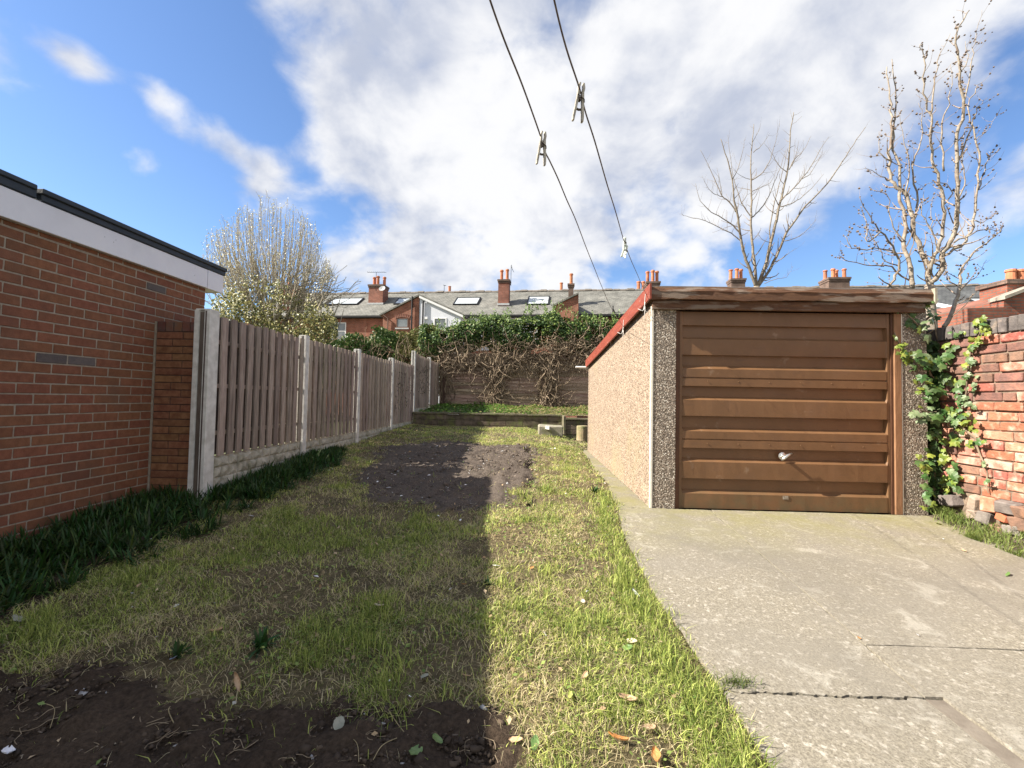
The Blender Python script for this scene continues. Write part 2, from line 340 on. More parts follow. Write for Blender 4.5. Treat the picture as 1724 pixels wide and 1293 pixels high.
def grass():
    gm = mat('grass', None, attr='col', rough=.55, spec=.25, trans=.35)
    Ps = []; Hs = []; Ws = []; Ls = []; Cs = []
    zones = [(.75, 1.9, 23000), (1.9, 2.8, 17000), (2.8, 4.2, 11000), (4.2, 6.5, 6500), (6.5, 11.7, 3800)]
    for y0, y1, dens in zones:
        x1 = 1.4; x0 = -3.4
        n = int((x1-x0)*(y1-y0)*dens); X = rng.uniform(x0, x1, n); Y = rng.uniform(y0, y1, n)
        vis = np.abs(X+.03*Y) < Y*1.25+.3
        X = X[vis]; Y = Y[vis]
        s, c, d = soilness(X+rng.normal(0, .035, len(X)), Y+rng.normal(0, .05, len(X))); r = rng.random(len(X))
        ex = edge_x(Y); nearedge = np.clip(1-np.abs(X-(ex-.12))/.2, 0, 1)*(Y < 5)
        cl = fbm(X, Y, .30, 40, 3); cl2 = fbm(X, Y, .9, 60, 3)
        cover = np.clip((cl-.36)*4.5, .2, 1)
        far = np.where(Y > 4.2, .9, 1)
        keep = np.where(s, .012, np.where(c, .05, cover*far)); keep = np.maximum(keep, nearedge*.9)
        keep = np.where(X > ex+.015-.05*(vnoise(Y, Y*0, .15, 3)-.5)*2, 0, keep)
        keep = np.where((Y > 8.2) & (X > 1.1), .3, keep)
        k = r < keep; X = X[k]; Y = Y[k]; cl = cl[k]; cl2 = cl2[k]; nearedge = nearedge[k]; n = len(X)
        green = np.clip(.15+(cl2-.42)*2.4+(cl-.5)*2.2+(vnoise(X, Y, .13, 91)-.5)*.5, 0, 1); green = np.maximum(green, nearedge)
        green = np.clip(green+.12, 0, 1); green = np.where(Y > 5, green*.7, green)
        tuft = np.clip((vnoise(X, Y, .13, 91)-.60)*4, 0, 1)*np.clip(green+.25, 0, 1)
        straw = rng.random(n) > (.22+.60*green)
        far_s = np.interp(Y, [1, 3, 6, 12], [.8, 1.0, 1.5, 2.1])
        H = np.where(straw, rng.uniform(.02, .06, n), rng.uniform(.016, .042, n)+.026*green*rng.random(n)+.075*tuft*rng.random(n)+.05*nearedge*rng.random(n))*np.interp(Y, [1, 4, 12], [1, 1, .9])
        Wd = rng.uniform(.0020, .0050, n)*far_s*np.where(straw, .8, 1.1)
        lean = np.where(straw, rng.uniform(.5, 1.05, n), rng.uniform(.15, .95, n)); mt = rng.random(n) < .2; lean = np.where(mt, rng.uniform(.95, 1.1, n), lean); H = np.where(mt, rng.uniform(.05, .12, n), H)
        t = rng.random((n, 1)); g1 = np.array([.090, .140, .030]); g2 = np.array([.30, .375, .085]); s1 = np.array([.78, .68, .42]); s2 = np.array([.40, .32, .17])
        yel = np.array([.70, .74, .22]); gg = g1*(1-t)+g2*t; yy = (rng.random((n, 1)) < .42)*(1-green[:, None]*.45); gg = gg*(1-yy)+yel*yy
        Cc = np.where(straw[:, None], s1*t+s2*(1-t), gg)
        Z = gz(X, Y)-.004
        Ps.append(np.stack([X, Y, Z], -1)); Hs.append(H); Ws.append(Wd); Ls.append(lean); Cs.append(Cc)
    P = np.concatenate(Ps); o = link('lawn_grass', blades(P, np.concatenate(Hs), np.concatenate(Ws), np.concatenate(Ls), np.concatenate(Cs), 'lawn_grass', gm))
    tag(o, 'patchy lawn of green and straw coloured grass between fence and concrete drive', 'grass', kind='stuff')
    # small flat weeds: clover-like leaves
    n = 26000; X = rng.uniform(-3, 1.3, n); Y = 1.0+10.5*rng.random(n)**1.2; s, c, d = soilness(X, Y)
    k = (~s) & (X < edge_x(Y)-.02) & (vnoise(X, Y, .22, 8) > np.where((Y > 3) & (X > -.5), .38, .6)); X = X[k]; Y = Y[k]; n = len(X)
    sz = rng.uniform(.004, .012, n)*np.interp(Y, [1, 6, 12], [1, 1.5, 2.2]); Z = gz(X, Y)+rng.uniform(.008, .035, n)
    a = rng.uniform(0, 6.28, n); ax = np.stack([np.cos(a), np.sin(a), rng.uniform(-.5, .5, n)], -1)*sz[:, None]; bx = np.stack([-np.sin(a), np.cos(a), rng.uniform(-.5, .5, n)], -1)*(sz*.75)[:, None]
    Cn = np.stack([X, Y, Z], -1); V = np.stack([Cn-ax, Cn-bx, Cn+ax, Cn+bx], 1).reshape(-1, 3); b = (np.arange(n)*4)[:, None]; F = b+np.array([[0, 1, 2, 3]])
    t = rng.random((n, 1)); col = np.array([.10, .18, .035])*(1-t)+np.array([.34, .42, .12])*t; dead = rng.random((n, 1)) < .3; col = np.where(dead, np.array([.34, .26, .14]), col)
    tag(link('lawn_weeds', mesh_np('lawn_weeds', V, F, gm, np.repeat(col, 4, 0))), 'small flat weeds and leaf scraps growing through the lawn', 'weeds', kind='stuff')
    # litter of tiny twigs, stones and chips on the soil
    n = 5200; X = rng.uniform(-3, 1.2, n); Y = .9+9.5*rng.random(n)**1.3; s, c, d = soilness(X, Y); k = (s | (rng.random(n) < .2)) & (X < edge_x(Y)); X = X[k]; Y = Y[k]; n = len(X)
    sz = rng.uniform(.0012, .004, n)*np.interp(Y, [1, 8], [1, 2.2]); L_ = sz*np.where(rng.random(n) < .35, rng.uniform(2, 6, n), 1.2); a = rng.uniform(0, 6.28, n)
    ax = np.stack([np.cos(a), np.sin(a), rng.uniform(-.15, .15, n)], -1)*L_[:, None]; bx = np.stack([-np.sin(a), np.cos(a), np.zeros(n)], -1)*(sz*.6)[:, None]
    Cn = np.stack([X, Y, gz(X, Y)+rng.uniform(.004, .016, n)], -1); upv = np.zeros((n, 3)); upv[:, 2] = sz*.8
    V = np.stack([Cn-ax-bx, Cn-ax+bx, Cn+ax+bx, Cn+ax-bx, Cn+upv], 1).reshape(-1, 3); b = (np.arange(n)*5)[:, None]
    F = np.concatenate([b+[0, 1, 4], b+[1, 2, 4], b+[2, 3, 4], b+[3, 0, 4]], 0); t = rng.random((n, 1))
    col = np.array([.08, .06, .05])*(1-t)+np.array([.34, .28, .2])*t; w = rng.random((n, 1)) < .06; col = np.where(w, .6, col)
    tag(link('soil_litter', mesh_np('soil_litter', V, F, mat('litter', None, attr='col', rough=.9), np.repeat(col, 5, 0))), 'tiny twigs, chips and stones scattered on the bare soil', 'litter', kind='stuff')
def clods():
    n = 26000; X = rng.uniform(-3.2, .6, n); Y = np.where(rng.random(n) < .6, rng.uniform(.9, 2.3, n), rng.uniform(4.0, 9.2, n)); s, c, d = soilness(X+rng.normal(0, .03, n), Y+rng.normal(0, .04, n)); k = (s | c) & (fbm(X, Y, .3, 17) > .38); X = X[k]; Y = Y[k]; n = len(X)
    sz = (rng.uniform(.003, .009, n)+.014*(rng.random(n) < .07)*rng.random(n))*np.interp(Y, [1, 3, 8], [1, 1.3, 1.9]); Cn = np.stack([X, Y, gz(X, Y)+sz*.2+.004], -1)
    dirs = np.array([[1, 0, 0], [0, 1, 0], [-1, 0, 0], [0, -1, 0], [0, 0, .8], [0, 0, -.8], [.7, .7, .45], [-.7, -.7, .4]])
    J = dirs[None]*rng.uniform(.55, 1.25, (n, 8, 1))*sz[:, None, None]+rng.normal(0, .12, (n, 8, 3))*sz[:, None, None]; a = rng.uniform(0, 6.28, n); ca, sa = np.cos(a)[:, None], np.sin(a)[:, None]
    V = np.stack([J[..., 0]*ca-J[..., 1]*sa, J[..., 0]*sa+J[..., 1]*ca, J[..., 2]], -1)+Cn[:, None]
    f = np.array([[0, 6, 4], [6, 1, 4], [1, 2, 4], [2, 7, 4], [7, 3, 4], [3, 0, 4], [0, 1, 6], [1, 0, 5], [2, 1, 5], [3, 2, 5], [0, 3, 5], [2, 3, 7]]); F = (np.arange(n)*8)[:, None, None]+f[None]
    t = rng.random((n, 1)); b = (Y > 3.8)[:, None]; col = np.where(b, np.array([.085, .066, .054])*(1-t)+np.array([.15, .12, .098])*t, np.array([.040, .029, .021])*(1-t)+np.array([.10, .072, .05])*t); st = rng.random((n, 1)) < .02; col = np.where(st, .35, col)
    tag(link('soil_clods', mesh_np('soil_clods', V.reshape(-1, 3), F.reshape(-1, 3), MATS['litter'], np.repeat(col, 8, 0))), 'crumbs and clods of dark earth over the bare soil patches', 'soil', kind='stuff')
grass()
clods()

# ------------------------------------------------------------------ driveway of concrete slabs
def driveway():
    m = bpy.data.materials.new('drive_concrete'); m.use_nodes = True; nt = m.node_tree; N = nt.nodes; L = nt.links; b = N['Principled BSDF']; g = N.new('ShaderNodeNewGeometry')
    def noise(s, d, r=.6, dist=0):
        n = N.new('ShaderNodeTexNoise'); n.inputs['Scale'].default_value = s; n.inputs['Detail'].default_value = d; n.inputs['Roughness'].default_value = r; n.inputs['Distortion'].default_value = dist; L.new(g.outputs['Position'], n.inputs['Vector']); return n.outputs['Fac']
    def ramp(src, a, c, o0=0, o1=1):
        mr = N.new('ShaderNodeMapRange'); L.new(src, mr.inputs[0]); mr.inputs[1].default_value = a; mr.inputs[2].default_value = c; mr.inputs[3].default_value = o0; mr.inputs[4].default_value = o1; return mr.outputs[0]
    def mix(f, a, c, bt='MIX'):
        x = N.new('ShaderNodeMix'); x.data_type = 'RGBA'; x.blend_type = bt
        if isinstance(f, float): x.inputs[0].default_value = f
        else: L.new(f, x.inputs[0])
        for i, v in ((6, a), (7, c)):
            if isinstance(v, tuple): x.inputs[i].default_value = (*v, 1)
            else: L.new(v, x.inputs[i])
        return x.outputs[2]
    fine = noise(95, 4, .75); col = mix(ramp(fine, .36, .62), (.150, .132, .102), (.305, .274, .215))
    col = mix(ramp(noise(38, 3, .6), .56, .68), col, (.42, .385, .325))
    col = mix(ramp(noise(1.6, 6, .65, .5), .38, .62, 0, .6), col, (.215, .195, .162)); col = mix(ramp(noise(4.5, 7, .7, 1.2), .56, .66, 0, .5), col, (.40, .375, .32)); col = mix(ramp(noise(.9, 5, .6, .8), .50, .60, 0, .35), col, (.16, .145, .12))
    col = mix(ramp(noise(150, 2, .5), .66, .72), col, (.10, .08, .062))
    # green algae towards the garage
    sx = N.new('ShaderNodeSeparateXYZ'); L.new(g.outputs['Position'], sx.inputs[0])
    gy = ramp(sx.outputs[1], 3.1, 4.25, 0, .75); mm = N.new('ShaderNodeMath'); mm.operation = 'MULTIPLY'; L.new(gy, mm.inputs[0]); L.new(ramp(noise(2.6, 6, .7), .38, .62), mm.inputs[1])
    col = mix(mm.outputs[0], col, (.22, .205, .085))
    L.new(col, b.inputs['Base Color']); b.inputs['Roughness'].default_value = .92; b.inputs['Specular IOR Level'].default_value = .2
    bp = N.new('ShaderNodeBump'); bp.inputs['Strength'].default_value = .6; bp.inputs['Distance'].default_value = .006; L.new(fine, bp.inputs['Height']); L.new(bp.outputs[0], b.inputs['Normal'])
    root = bpy.data.objects.new('driveway', None); C.objects.link(root); root['kind'] = 'structure'
    def slab(x0f, x1f, ya, yb, wob0=.004, wobY=.012, dz=0, seed=0):
        """slab with slightly broken outline; x0f, x1f functions of Y"""
        ny = max(4, int((yb-ya)/.05)); nx = 60
        V = []; F = []
        for j in range(ny+1):
            for i in range(nx+1):
                Y = ya+(yb-ya)*j/ny; t = i/nx; xa = float(x0f(Y)); xb = float(x1f(Y)); X = xa+(xb-xa)*t
                if j == 0 or j == ny: Y += wobY*(float(fbm(X, (1.85 if abs(Y-1.86) < .03 else seed+j)*7., .06, 4, 4))-.5)*3+(wobY*.35*random.uniform(-1, 1))
                if i == 0 or i == nx: X += wob0*(float(vnoise(Y, seed+i, .04, 8))-.5)*2
                z = float(drive_z(Y))+dz+.006*(float(vnoise(X, Y, .5, 3))-.5)
                V.append((X, Y, z))
        top = len(V)
        for j in range(ny):
            for i in range(nx):
                a = j*(nx+1)+i; F.append((a, a+1, a+nx+2, a+nx+1))
        rim = [i for i in range(nx+1)]+[j*(nx+1)+nx for j in range(1, ny+1)]+[ny*(nx+1)+i for i in range(nx-1, -1, -1)]+[j*(nx+1) for j in range(ny-1, 0, -1)]
        for k in rim: x, y, z = V[k]; V.append((x, y, z-.12))
        for k in range(len(rim)): a = rim[k]; c = rim[(k+1) % len(rim)]; F.append((a, c, top+(k+1) % len(rim), top+k)[::-1])
        me = bpy.data.meshes.new('concrete_slab'); me.from_pydata(V, [], F); me.materials.append(m); link('concrete_slab', me, root)
    mid = lambda Y: np.interp(Y, [0, 1.85, 4.25], [1.60, 1.61, 1.74]); midr = lambda Y: mid(Y)+.013
    right = lambda Y: np.interp(Y, [0, 3.3, 4.25], [3.84, 3.62, 3.71])
    strip = lambda Y: mid(Y)+.085
    slab(edge_x, mid, -2, 1.853, seed=1, wobY=.011); slab(edge_x, mid, 1.867, 4.235, seed=2, wobY=.012)
    slab(strip, right, -2, 2.205, seed=3, wobY=.005); slab(midr, right, 2.213, 4.235, seed=4, wobY=.004)
    mc = m; m = mat('patch_mortar', (.15, .125, .10), (.21, .18, .145), 12, .9, .4, 80)
    slab(midr, lambda Y: strip(Y)-.004, -2, 1.87, seed=5, wobY=.004, dz=-.009); m = mc
    slab(midr, strip, 1.874, 2.205, seed=8, wobY=0, wob0=.001)
    slab(edge_x, lambda Y: 1.195+0*Y, 4.245, 8.5, seed=7, wob0=.02)
    # dirt in joints
    dm = mat('joint_dirt', (.022, .018, .014), (.045, .035, .025), 20, .95)
    V = []; F = []
    for j, Y in enumerate(np.arange(-2, 9, .25)):
        V += [(float(edge_x(Y))+.005, Y, float(drive_z(Y))-.018), (3.9, Y, float(drive_z(Y))-.018)]
        if j: k = len(V); F.append((k-4, k-3, k-1, k-2))
    me = bpy.data.meshes.new('joint_dirt'); me.from_pydata(V, [], F); me.materials.append(dm); link('joint_dirt', me, root)
driveway()

# ------------------------------------------------------------------ bricks
brick_cache = {}
def brick_mesh(key, L_, H_, D_, m, variants=5, j=.0015, bev=.003):
    """brick lying along y, face towards +x, centre origin"""
    if key not in brick_cache:
        l = []
        for _ in range(variants):
            l.append(MB().box(-D_/2, D_/2, -L_/2, L_/2, -H_/2, H_/2, j=j).mesh('brick', m, bevel=bev))
        brick_cache[key] = l
    return random.choice(brick_cache[key])

# neighbour's brick garage on the left
def left_garage():
    root = empty('brick_garage', "neighbour's modern red brick garage with white fascia at the left edge", 'garage', (-5, 1.5, -1.2))
    O = Vector(root.location)
    m = mat('garage_brick', (.175, .070, .037), (.230, .096, .051), 25, .85, .5, 90, c3=(.150, .075, .045), s3=3, rand=.09, f3=(.5, .75))
    mg = mat('grey_brick', (.10, .085, .08), (.13, .105, .095), 25, .85, .5, 90, rand=.1)
    mort = mat('garage_mortar', (.27, .225, .17), (.35, .30, .235), 30, .95, .5, 120)
    wall = MB().box(-6.5, -3.5035, -2.5, 4.748, -1.35, 1.13).build('wall', mort, root, off=O)
    rest = MB()
    for k in range(0, 32):
        zt = 1.096-.075*k; zc = zt-.0375
        if k == 0: pass
        ph = 3.10-.1125+(.0 if (k % 2) == 1 else .1125)
        kk = int((4.76-ph)/.225)+2
        Yb = ph+.225*kk
        while Yb > -2.4:
            a = max(Yb-.1075, -2.5); b = min(Yb+.1075, 4.755)
            if b-a > .04:
                L_ = b-a; full = L_ > .21
                pos = Vector((-3.5-.05, (a+b)/2, zc))
                if b > 2.68:
                    grey = (k == 11 and 3.05 < Yb < 3.56) or (k == 1 and 4.0 < Yb < 4.24)
                    mm = mg if grey else m; key = ('g' if grey else 'n')+('%d' % round(L_*100))
                    me = brick_mesh('lg'+key, L_, .065, .10, mm, 5 if full else 1)
                    link('brick', me, wall, pos-O+Vector((random.uniform(-.001, .0015), 0, 0)))
                else: rest.box(-3.6, -3.5, a, b, zc-.0325, zc+.0325)
            Yb -= .225
    # course above first joint (cut by the fascia)
    tag(rest.build('brick_rest', m, wall, off=O), kind='stuff')
    # end wall bricks (facing away) and first partial course
    for k, Yb in enumerate(np.arange(2.74, 4.8, .225)):
        b = min(Yb+.1075, 4.755); a = Yb-.1075
        link('brick', brick_mesh('lgt%d' % round((b-a)*100), b-a, .03, .10, m, 1), wall, Vector((-3.55, (a+b)/2, 1.121))-O)
    wf = mat('white_fascia', (.74, .74, .78), (.70, .70, .75), 4, .45, .1, 20, c3=(.62, .62, .66), s3=2.5, f3=(.55, .8))
    bl = mat('black_roof_trim', (.022, .028, .034), (.035, .042, .05), 8, .42, .2)
    MB().box(-3.475, -3.45, -2.6, 2.0, 1.136, 1.335).box(-3.475, -3.45, 2.003, 4.71, 1.136, 1.335).build('fascia_board', wf, root, bevel=.003, off=O)
    MB().box(-3.476, -3.448, 4.716, 4.96, 1.134, 1.337).build('fascia_corner', wf, root, bevel=.003, off=O)
    MB().box(-6.6, -3.478, 4.93, 4.955, 1.136, 1.335).build('end_fascia', wf, root, off=O)
    MB().box(-6.6, -3.476, -2.6, 4.928, 1.138, 1.150).build('soffit', wf, root, off=O)
    MB().box(-6.65, -3.44, -2.6, 3.00, 1.338, 1.418).box(-3.52, -3.425, -2.6, 2.99, 1.395, 1.432).build('roof_edge', bl, root, bevel=.006, off=O)
    MB().box(-6.65, -3.438, 3.03, 4.98, 1.338, 1.405).box(-3.53, -3.42, 3.02, 4.985, 1.385, 1.425).build('roof_edge', bl, root, bevel=.006, off=O)
    scr = mat('screw_cap', (.5, .5, .52), rough=.5)
    for Y, z in ((3.62, 1.27), (3.60, 1.245), (3.52, 1.26), (4.52, 1.3), (4.52, 1.22)):
        MB().lathe([(.004, -.001), (.004, .0), (.002, .002)], n=6).build('screw', scr, root, off=(0, 0, 0)).matrix_local = Matrix.Translation(Vector((-3.449, Y, z))-O) @ Matrix.Rotation(R(90), 4, 'Y')
left_garage()

def pier():
    root = empty('brick_pier', 'narrow orange brown brick pier between brick garage and concrete post', 'brick pier', (-3.28, 4.2, -1.1)); O = Vector(root.location)
    m = mat('pier_brick', (.185, .085, .042), (.255, .125, .062), 22, .85, .4, 80, c3=(.15, .06, .03), s3=9, rand=.14)
    mt = mat('pier_brick_top', (.17, .072, .045), (.13, .09, .075), 14, .85, .4, 80, rand=.2)
    mo = mat('pier_mortar', (.075, .045, .035), (.10, .06, .045), 30, .95)
    MB().box(-3.49, -3.088, 4.118, 4.31, -1.2, .668).build('core', mo, root, off=O)
    mo2 = mat('garage_mortar', (.32, .27, .22))
    MB().box(-3.50, -3.482, 4.108, 4.12, -1.2, .668).build('mortar_bead', mo2, root, off=O)
    z0, z1 = .43-.0, .43
    # soldier top: five bricks on end
    w = (-3.08+3.478)/5
    for i in range(5):
        x = -3.478+w*i; me = MB().box(-w/2+.005, w/2-.005, -.05, .05, -.045, .045, j=.001).mesh('brick', mt, bevel=.002)
        link('brick', me, root, Vector((x+w/2, 4.161, .624))-O)
    k = 0; z = .572
    while z > -1.15:
        splits = [(-3.478, -3.228), (-3.218, -3.08)] if k % 2 == 0 else [(-3.478, -3.328), (-3.318, -3.08)]
        if k % 7 == 5: splits = [(-3.478, -3.08)]
        for a, b in splits:
            me = MB().box(-(b-a)/2, (b-a)/2, -.05, .05, -.030, .030, j=.001).mesh('brick', m, bevel=.002)
            link('brick', me, root, Vector(((a+b)/2, 4.160+random.uniform(-.001, .001), z-.034))-O)
        z -= .0685; k += 1
pier()

# ------------------------------------------------------------------ left fence
PY = [4.07, 5.86, 7.78, 9.79, 11.77, 13.7]
def left_fence():
    root = empty('slatted_fence', 'long weathered timber slat fence on concrete posts along the left side of the lawn', 'fence', (-2.9, 4.1, -1.0)); O = Vector(root.location)
    cm = mat('post_concrete', (.54, .52, .48), (.70, .68, .64), 14, .9, .5, 150, c3=(.42, .40, .36), s3=5, f3=(.52, .8))
    gm = mat('gravel_board', (.36, .335, .27), (.50, .47, .39), 22, .95, .7, 90, c3=(.16, .155, .10), s3=6, f3=(.5, .75))
    wm = mat('fence_wood', (.235, .185, .150), (.37, .305, .250), 10, .85, .5, 60, c3=(.12, .09, .075), s3=2.5, stretch=(6, 6, .7), rand=.22, f3=(.52, .72), detail=6)
    wm2 = mat('shaded_fence_wood', (.085, .062, .052), (.14, .11, .092), 10, .9, .5, 60, c3=(.05, .04, .035), s3=2.5, stretch=(6, 6, .7), rand=.2)  # same wood as the front slats, with the gap shade put into its colour
    kn = mat('knot', (.06, .045, .04), rough=.9)
    tops = [.79, .80, .83, .86, 1.23, 1.24]
    for i, Y in enumerate(PY):
        w = .07; zb = float(np.interp(Y, LY, LZ))-.25; zt = tops[i]
        P = MB()
        x0, x1 = -3.09, -2.945
        if i: x0, x1 = -3.02, -2.92
        d = .135 if i == 0 else .10
        # slotted section: plan polygon with a groove on the near and far faces
        poly = [(x0, Y), (x0+.035, Y), (x0+.045, Y+.03), (x0+.085 if i == 0 else x0+.06, Y+.03), (x0+.095 if i == 0 else x0+.07, Y), (x1, Y), (x1+.004, Y+.008), (x1+.004, Y+d-.008), (x1, Y+d), (x0+.085, Y+d), (x0+.078, Y+d-.03), (x0+.045, Y+d-.03), (x0+.035, Y+d), (x0, Y+d)]
        P.prism(poly, 'z', zb, zt-.012)
        c = ((x0+x1)/2, Y+d/2); P.prism([(c[0]+(a-c[0])*.9, c[1]+(b-c[1])*.9) for a, b in [(x0, Y), (x1, Y), (x1, Y+d), (x0, Y+d)]], 'z', zt-.012, zt)
        pb_ = P.build('post', cm, root, off=O)
        gx0, gx1 = (x0+.046, x0+.084) if i == 0 else (x0+.046, x0+.059)
        MB().box(gx0, gx1, Y+.012, Y+.0295, zb, zt-.03).build('groove_dark_strip', wm2, pb_, off=O)  # dark strip added to darken the groove
        if i == 0: MB().box(x1-.042, x1-.028, Y-.0006, Y+.004, zb, zt-.02).build('groove_dark_strip', wm2, pb_, off=O)  # second dark strip laid on the flat face, no groove behind it
    ends = PY[1:]+[15.25]
    ptop = [.745, .755, .775, .83, 1.17, 1.15]; pbot = [-.60, -.62, -.64, -.62, -.30, -.28]
    for i, Y in enumerate(PY):
        a = Y+(.135 if i == 0 else .10); b = ends[i]; W_ = b-a
        n = 12 if W_ > 1.5 else 9; pitch_ = W_/n
        wid = pitch_*.62
        for sidex, off_ in ((-2.945, 0), (-3.04, .5)):
            for k in range(n+(0 if off_ else 0)):
                yc = a+(k+.5+off_)*pitch_
                if yc+wid/2 > b: continue
                t = random.uniform(-.006, .01); th = .018; wob = random.uniform(-.003, .003)
                s = MB(); zt = ptop[i]+t
                # slat with slight taper/bow, 4 slices
                zs = [pbot[i], pbot[i]+(zt-pbot[i])*.33, pbot[i]+(zt-pbot[i])*.7, zt-.01, zt]
                ws = [wid, wid*random.uniform(.985, 1.01), wid*random.uniform(.98, 1.0), wid*.98, wid*.90]
                bw = [0, random.uniform(-.003, .003), random.uniform(-.004, .004), wob, wob]
                base = len(s.v)
                for z, w2, q in zip(zs, ws, bw):
                    for dx, dy in ((0, -w2/2), (th, -w2/2), (th, w2/2), (0, w2/2)): s.v.append((dx+q, dy+q, z-pbot[i]))
                for j in range(4):
                    for e in range(4): u = base+j*4; s.f.append((u+e, u+(e+1) % 4, u+4+(e+1) % 4, u+4+e))
                s.f.append((base+3, base+2, base+1, base)); s.f.append((base+16, base+17, base+18, base+19))
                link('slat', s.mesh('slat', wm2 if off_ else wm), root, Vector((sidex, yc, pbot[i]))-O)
        for zr in (pbot[i]+.22, (pbot[i]+ptop[i])/2, ptop[i]-.25):
            MB().box(-2.995, -2.950, a, b, zr-.02, zr+.02).build('rail', wm, root, off=O)
        # gravel board: rock faced relief
        g = MB(); zt = pbot[i]-.004; zb = zt-.31
        if i >= 4: zb = zt-.16
        g.box(-2.985, -2.955, a, b, zb-.12, zt)
        rows = 3 if i < 4 else 1; rh = (zt-zb-.01)/rows
        for r_ in range(rows):
            y = a+.004
            while y < b-.04:
                L_ = random.uniform(.10, .26); y2 = min(y+L_, b-.003); z0_ = zb+r_*rh+.004; z1_ = z0_+rh-.007
                cxn = -2.955+random.uniform(.006, .018); my = (y+y2)/2+random.uniform(-.02, .02); mz = (z0_+z1_)/2+random.uniform(-.01, .01)
                e = -2.9535
                q = [(e, y, z0_), (e, y2-.006, z0_), (e, y2-.006, z1_), (e, y, z1_)]; n0 = len(g.v)
                inner = [(cxn, y+.02, z0_+.012), (cxn, y2-.026, z0_+.012), (cxn+random.uniform(-.01, .01), y2-.026, z1_-.012), (cxn, y+.02, z1_-.012)]
                g.v += q+inner+[(cxn+.01, my, mz)]
                for e_ in range(4): g.f.append((n0+e_, n0+(e_+1) % 4, n0+4+(e_+1) % 4, n0+4+e_)); g.f.append((n0+4+e_, n0+4+(e_+1) % 4, n0+8))
                y = y2
        g.build('gravel_board', gm, root, off=O)
left_fence()

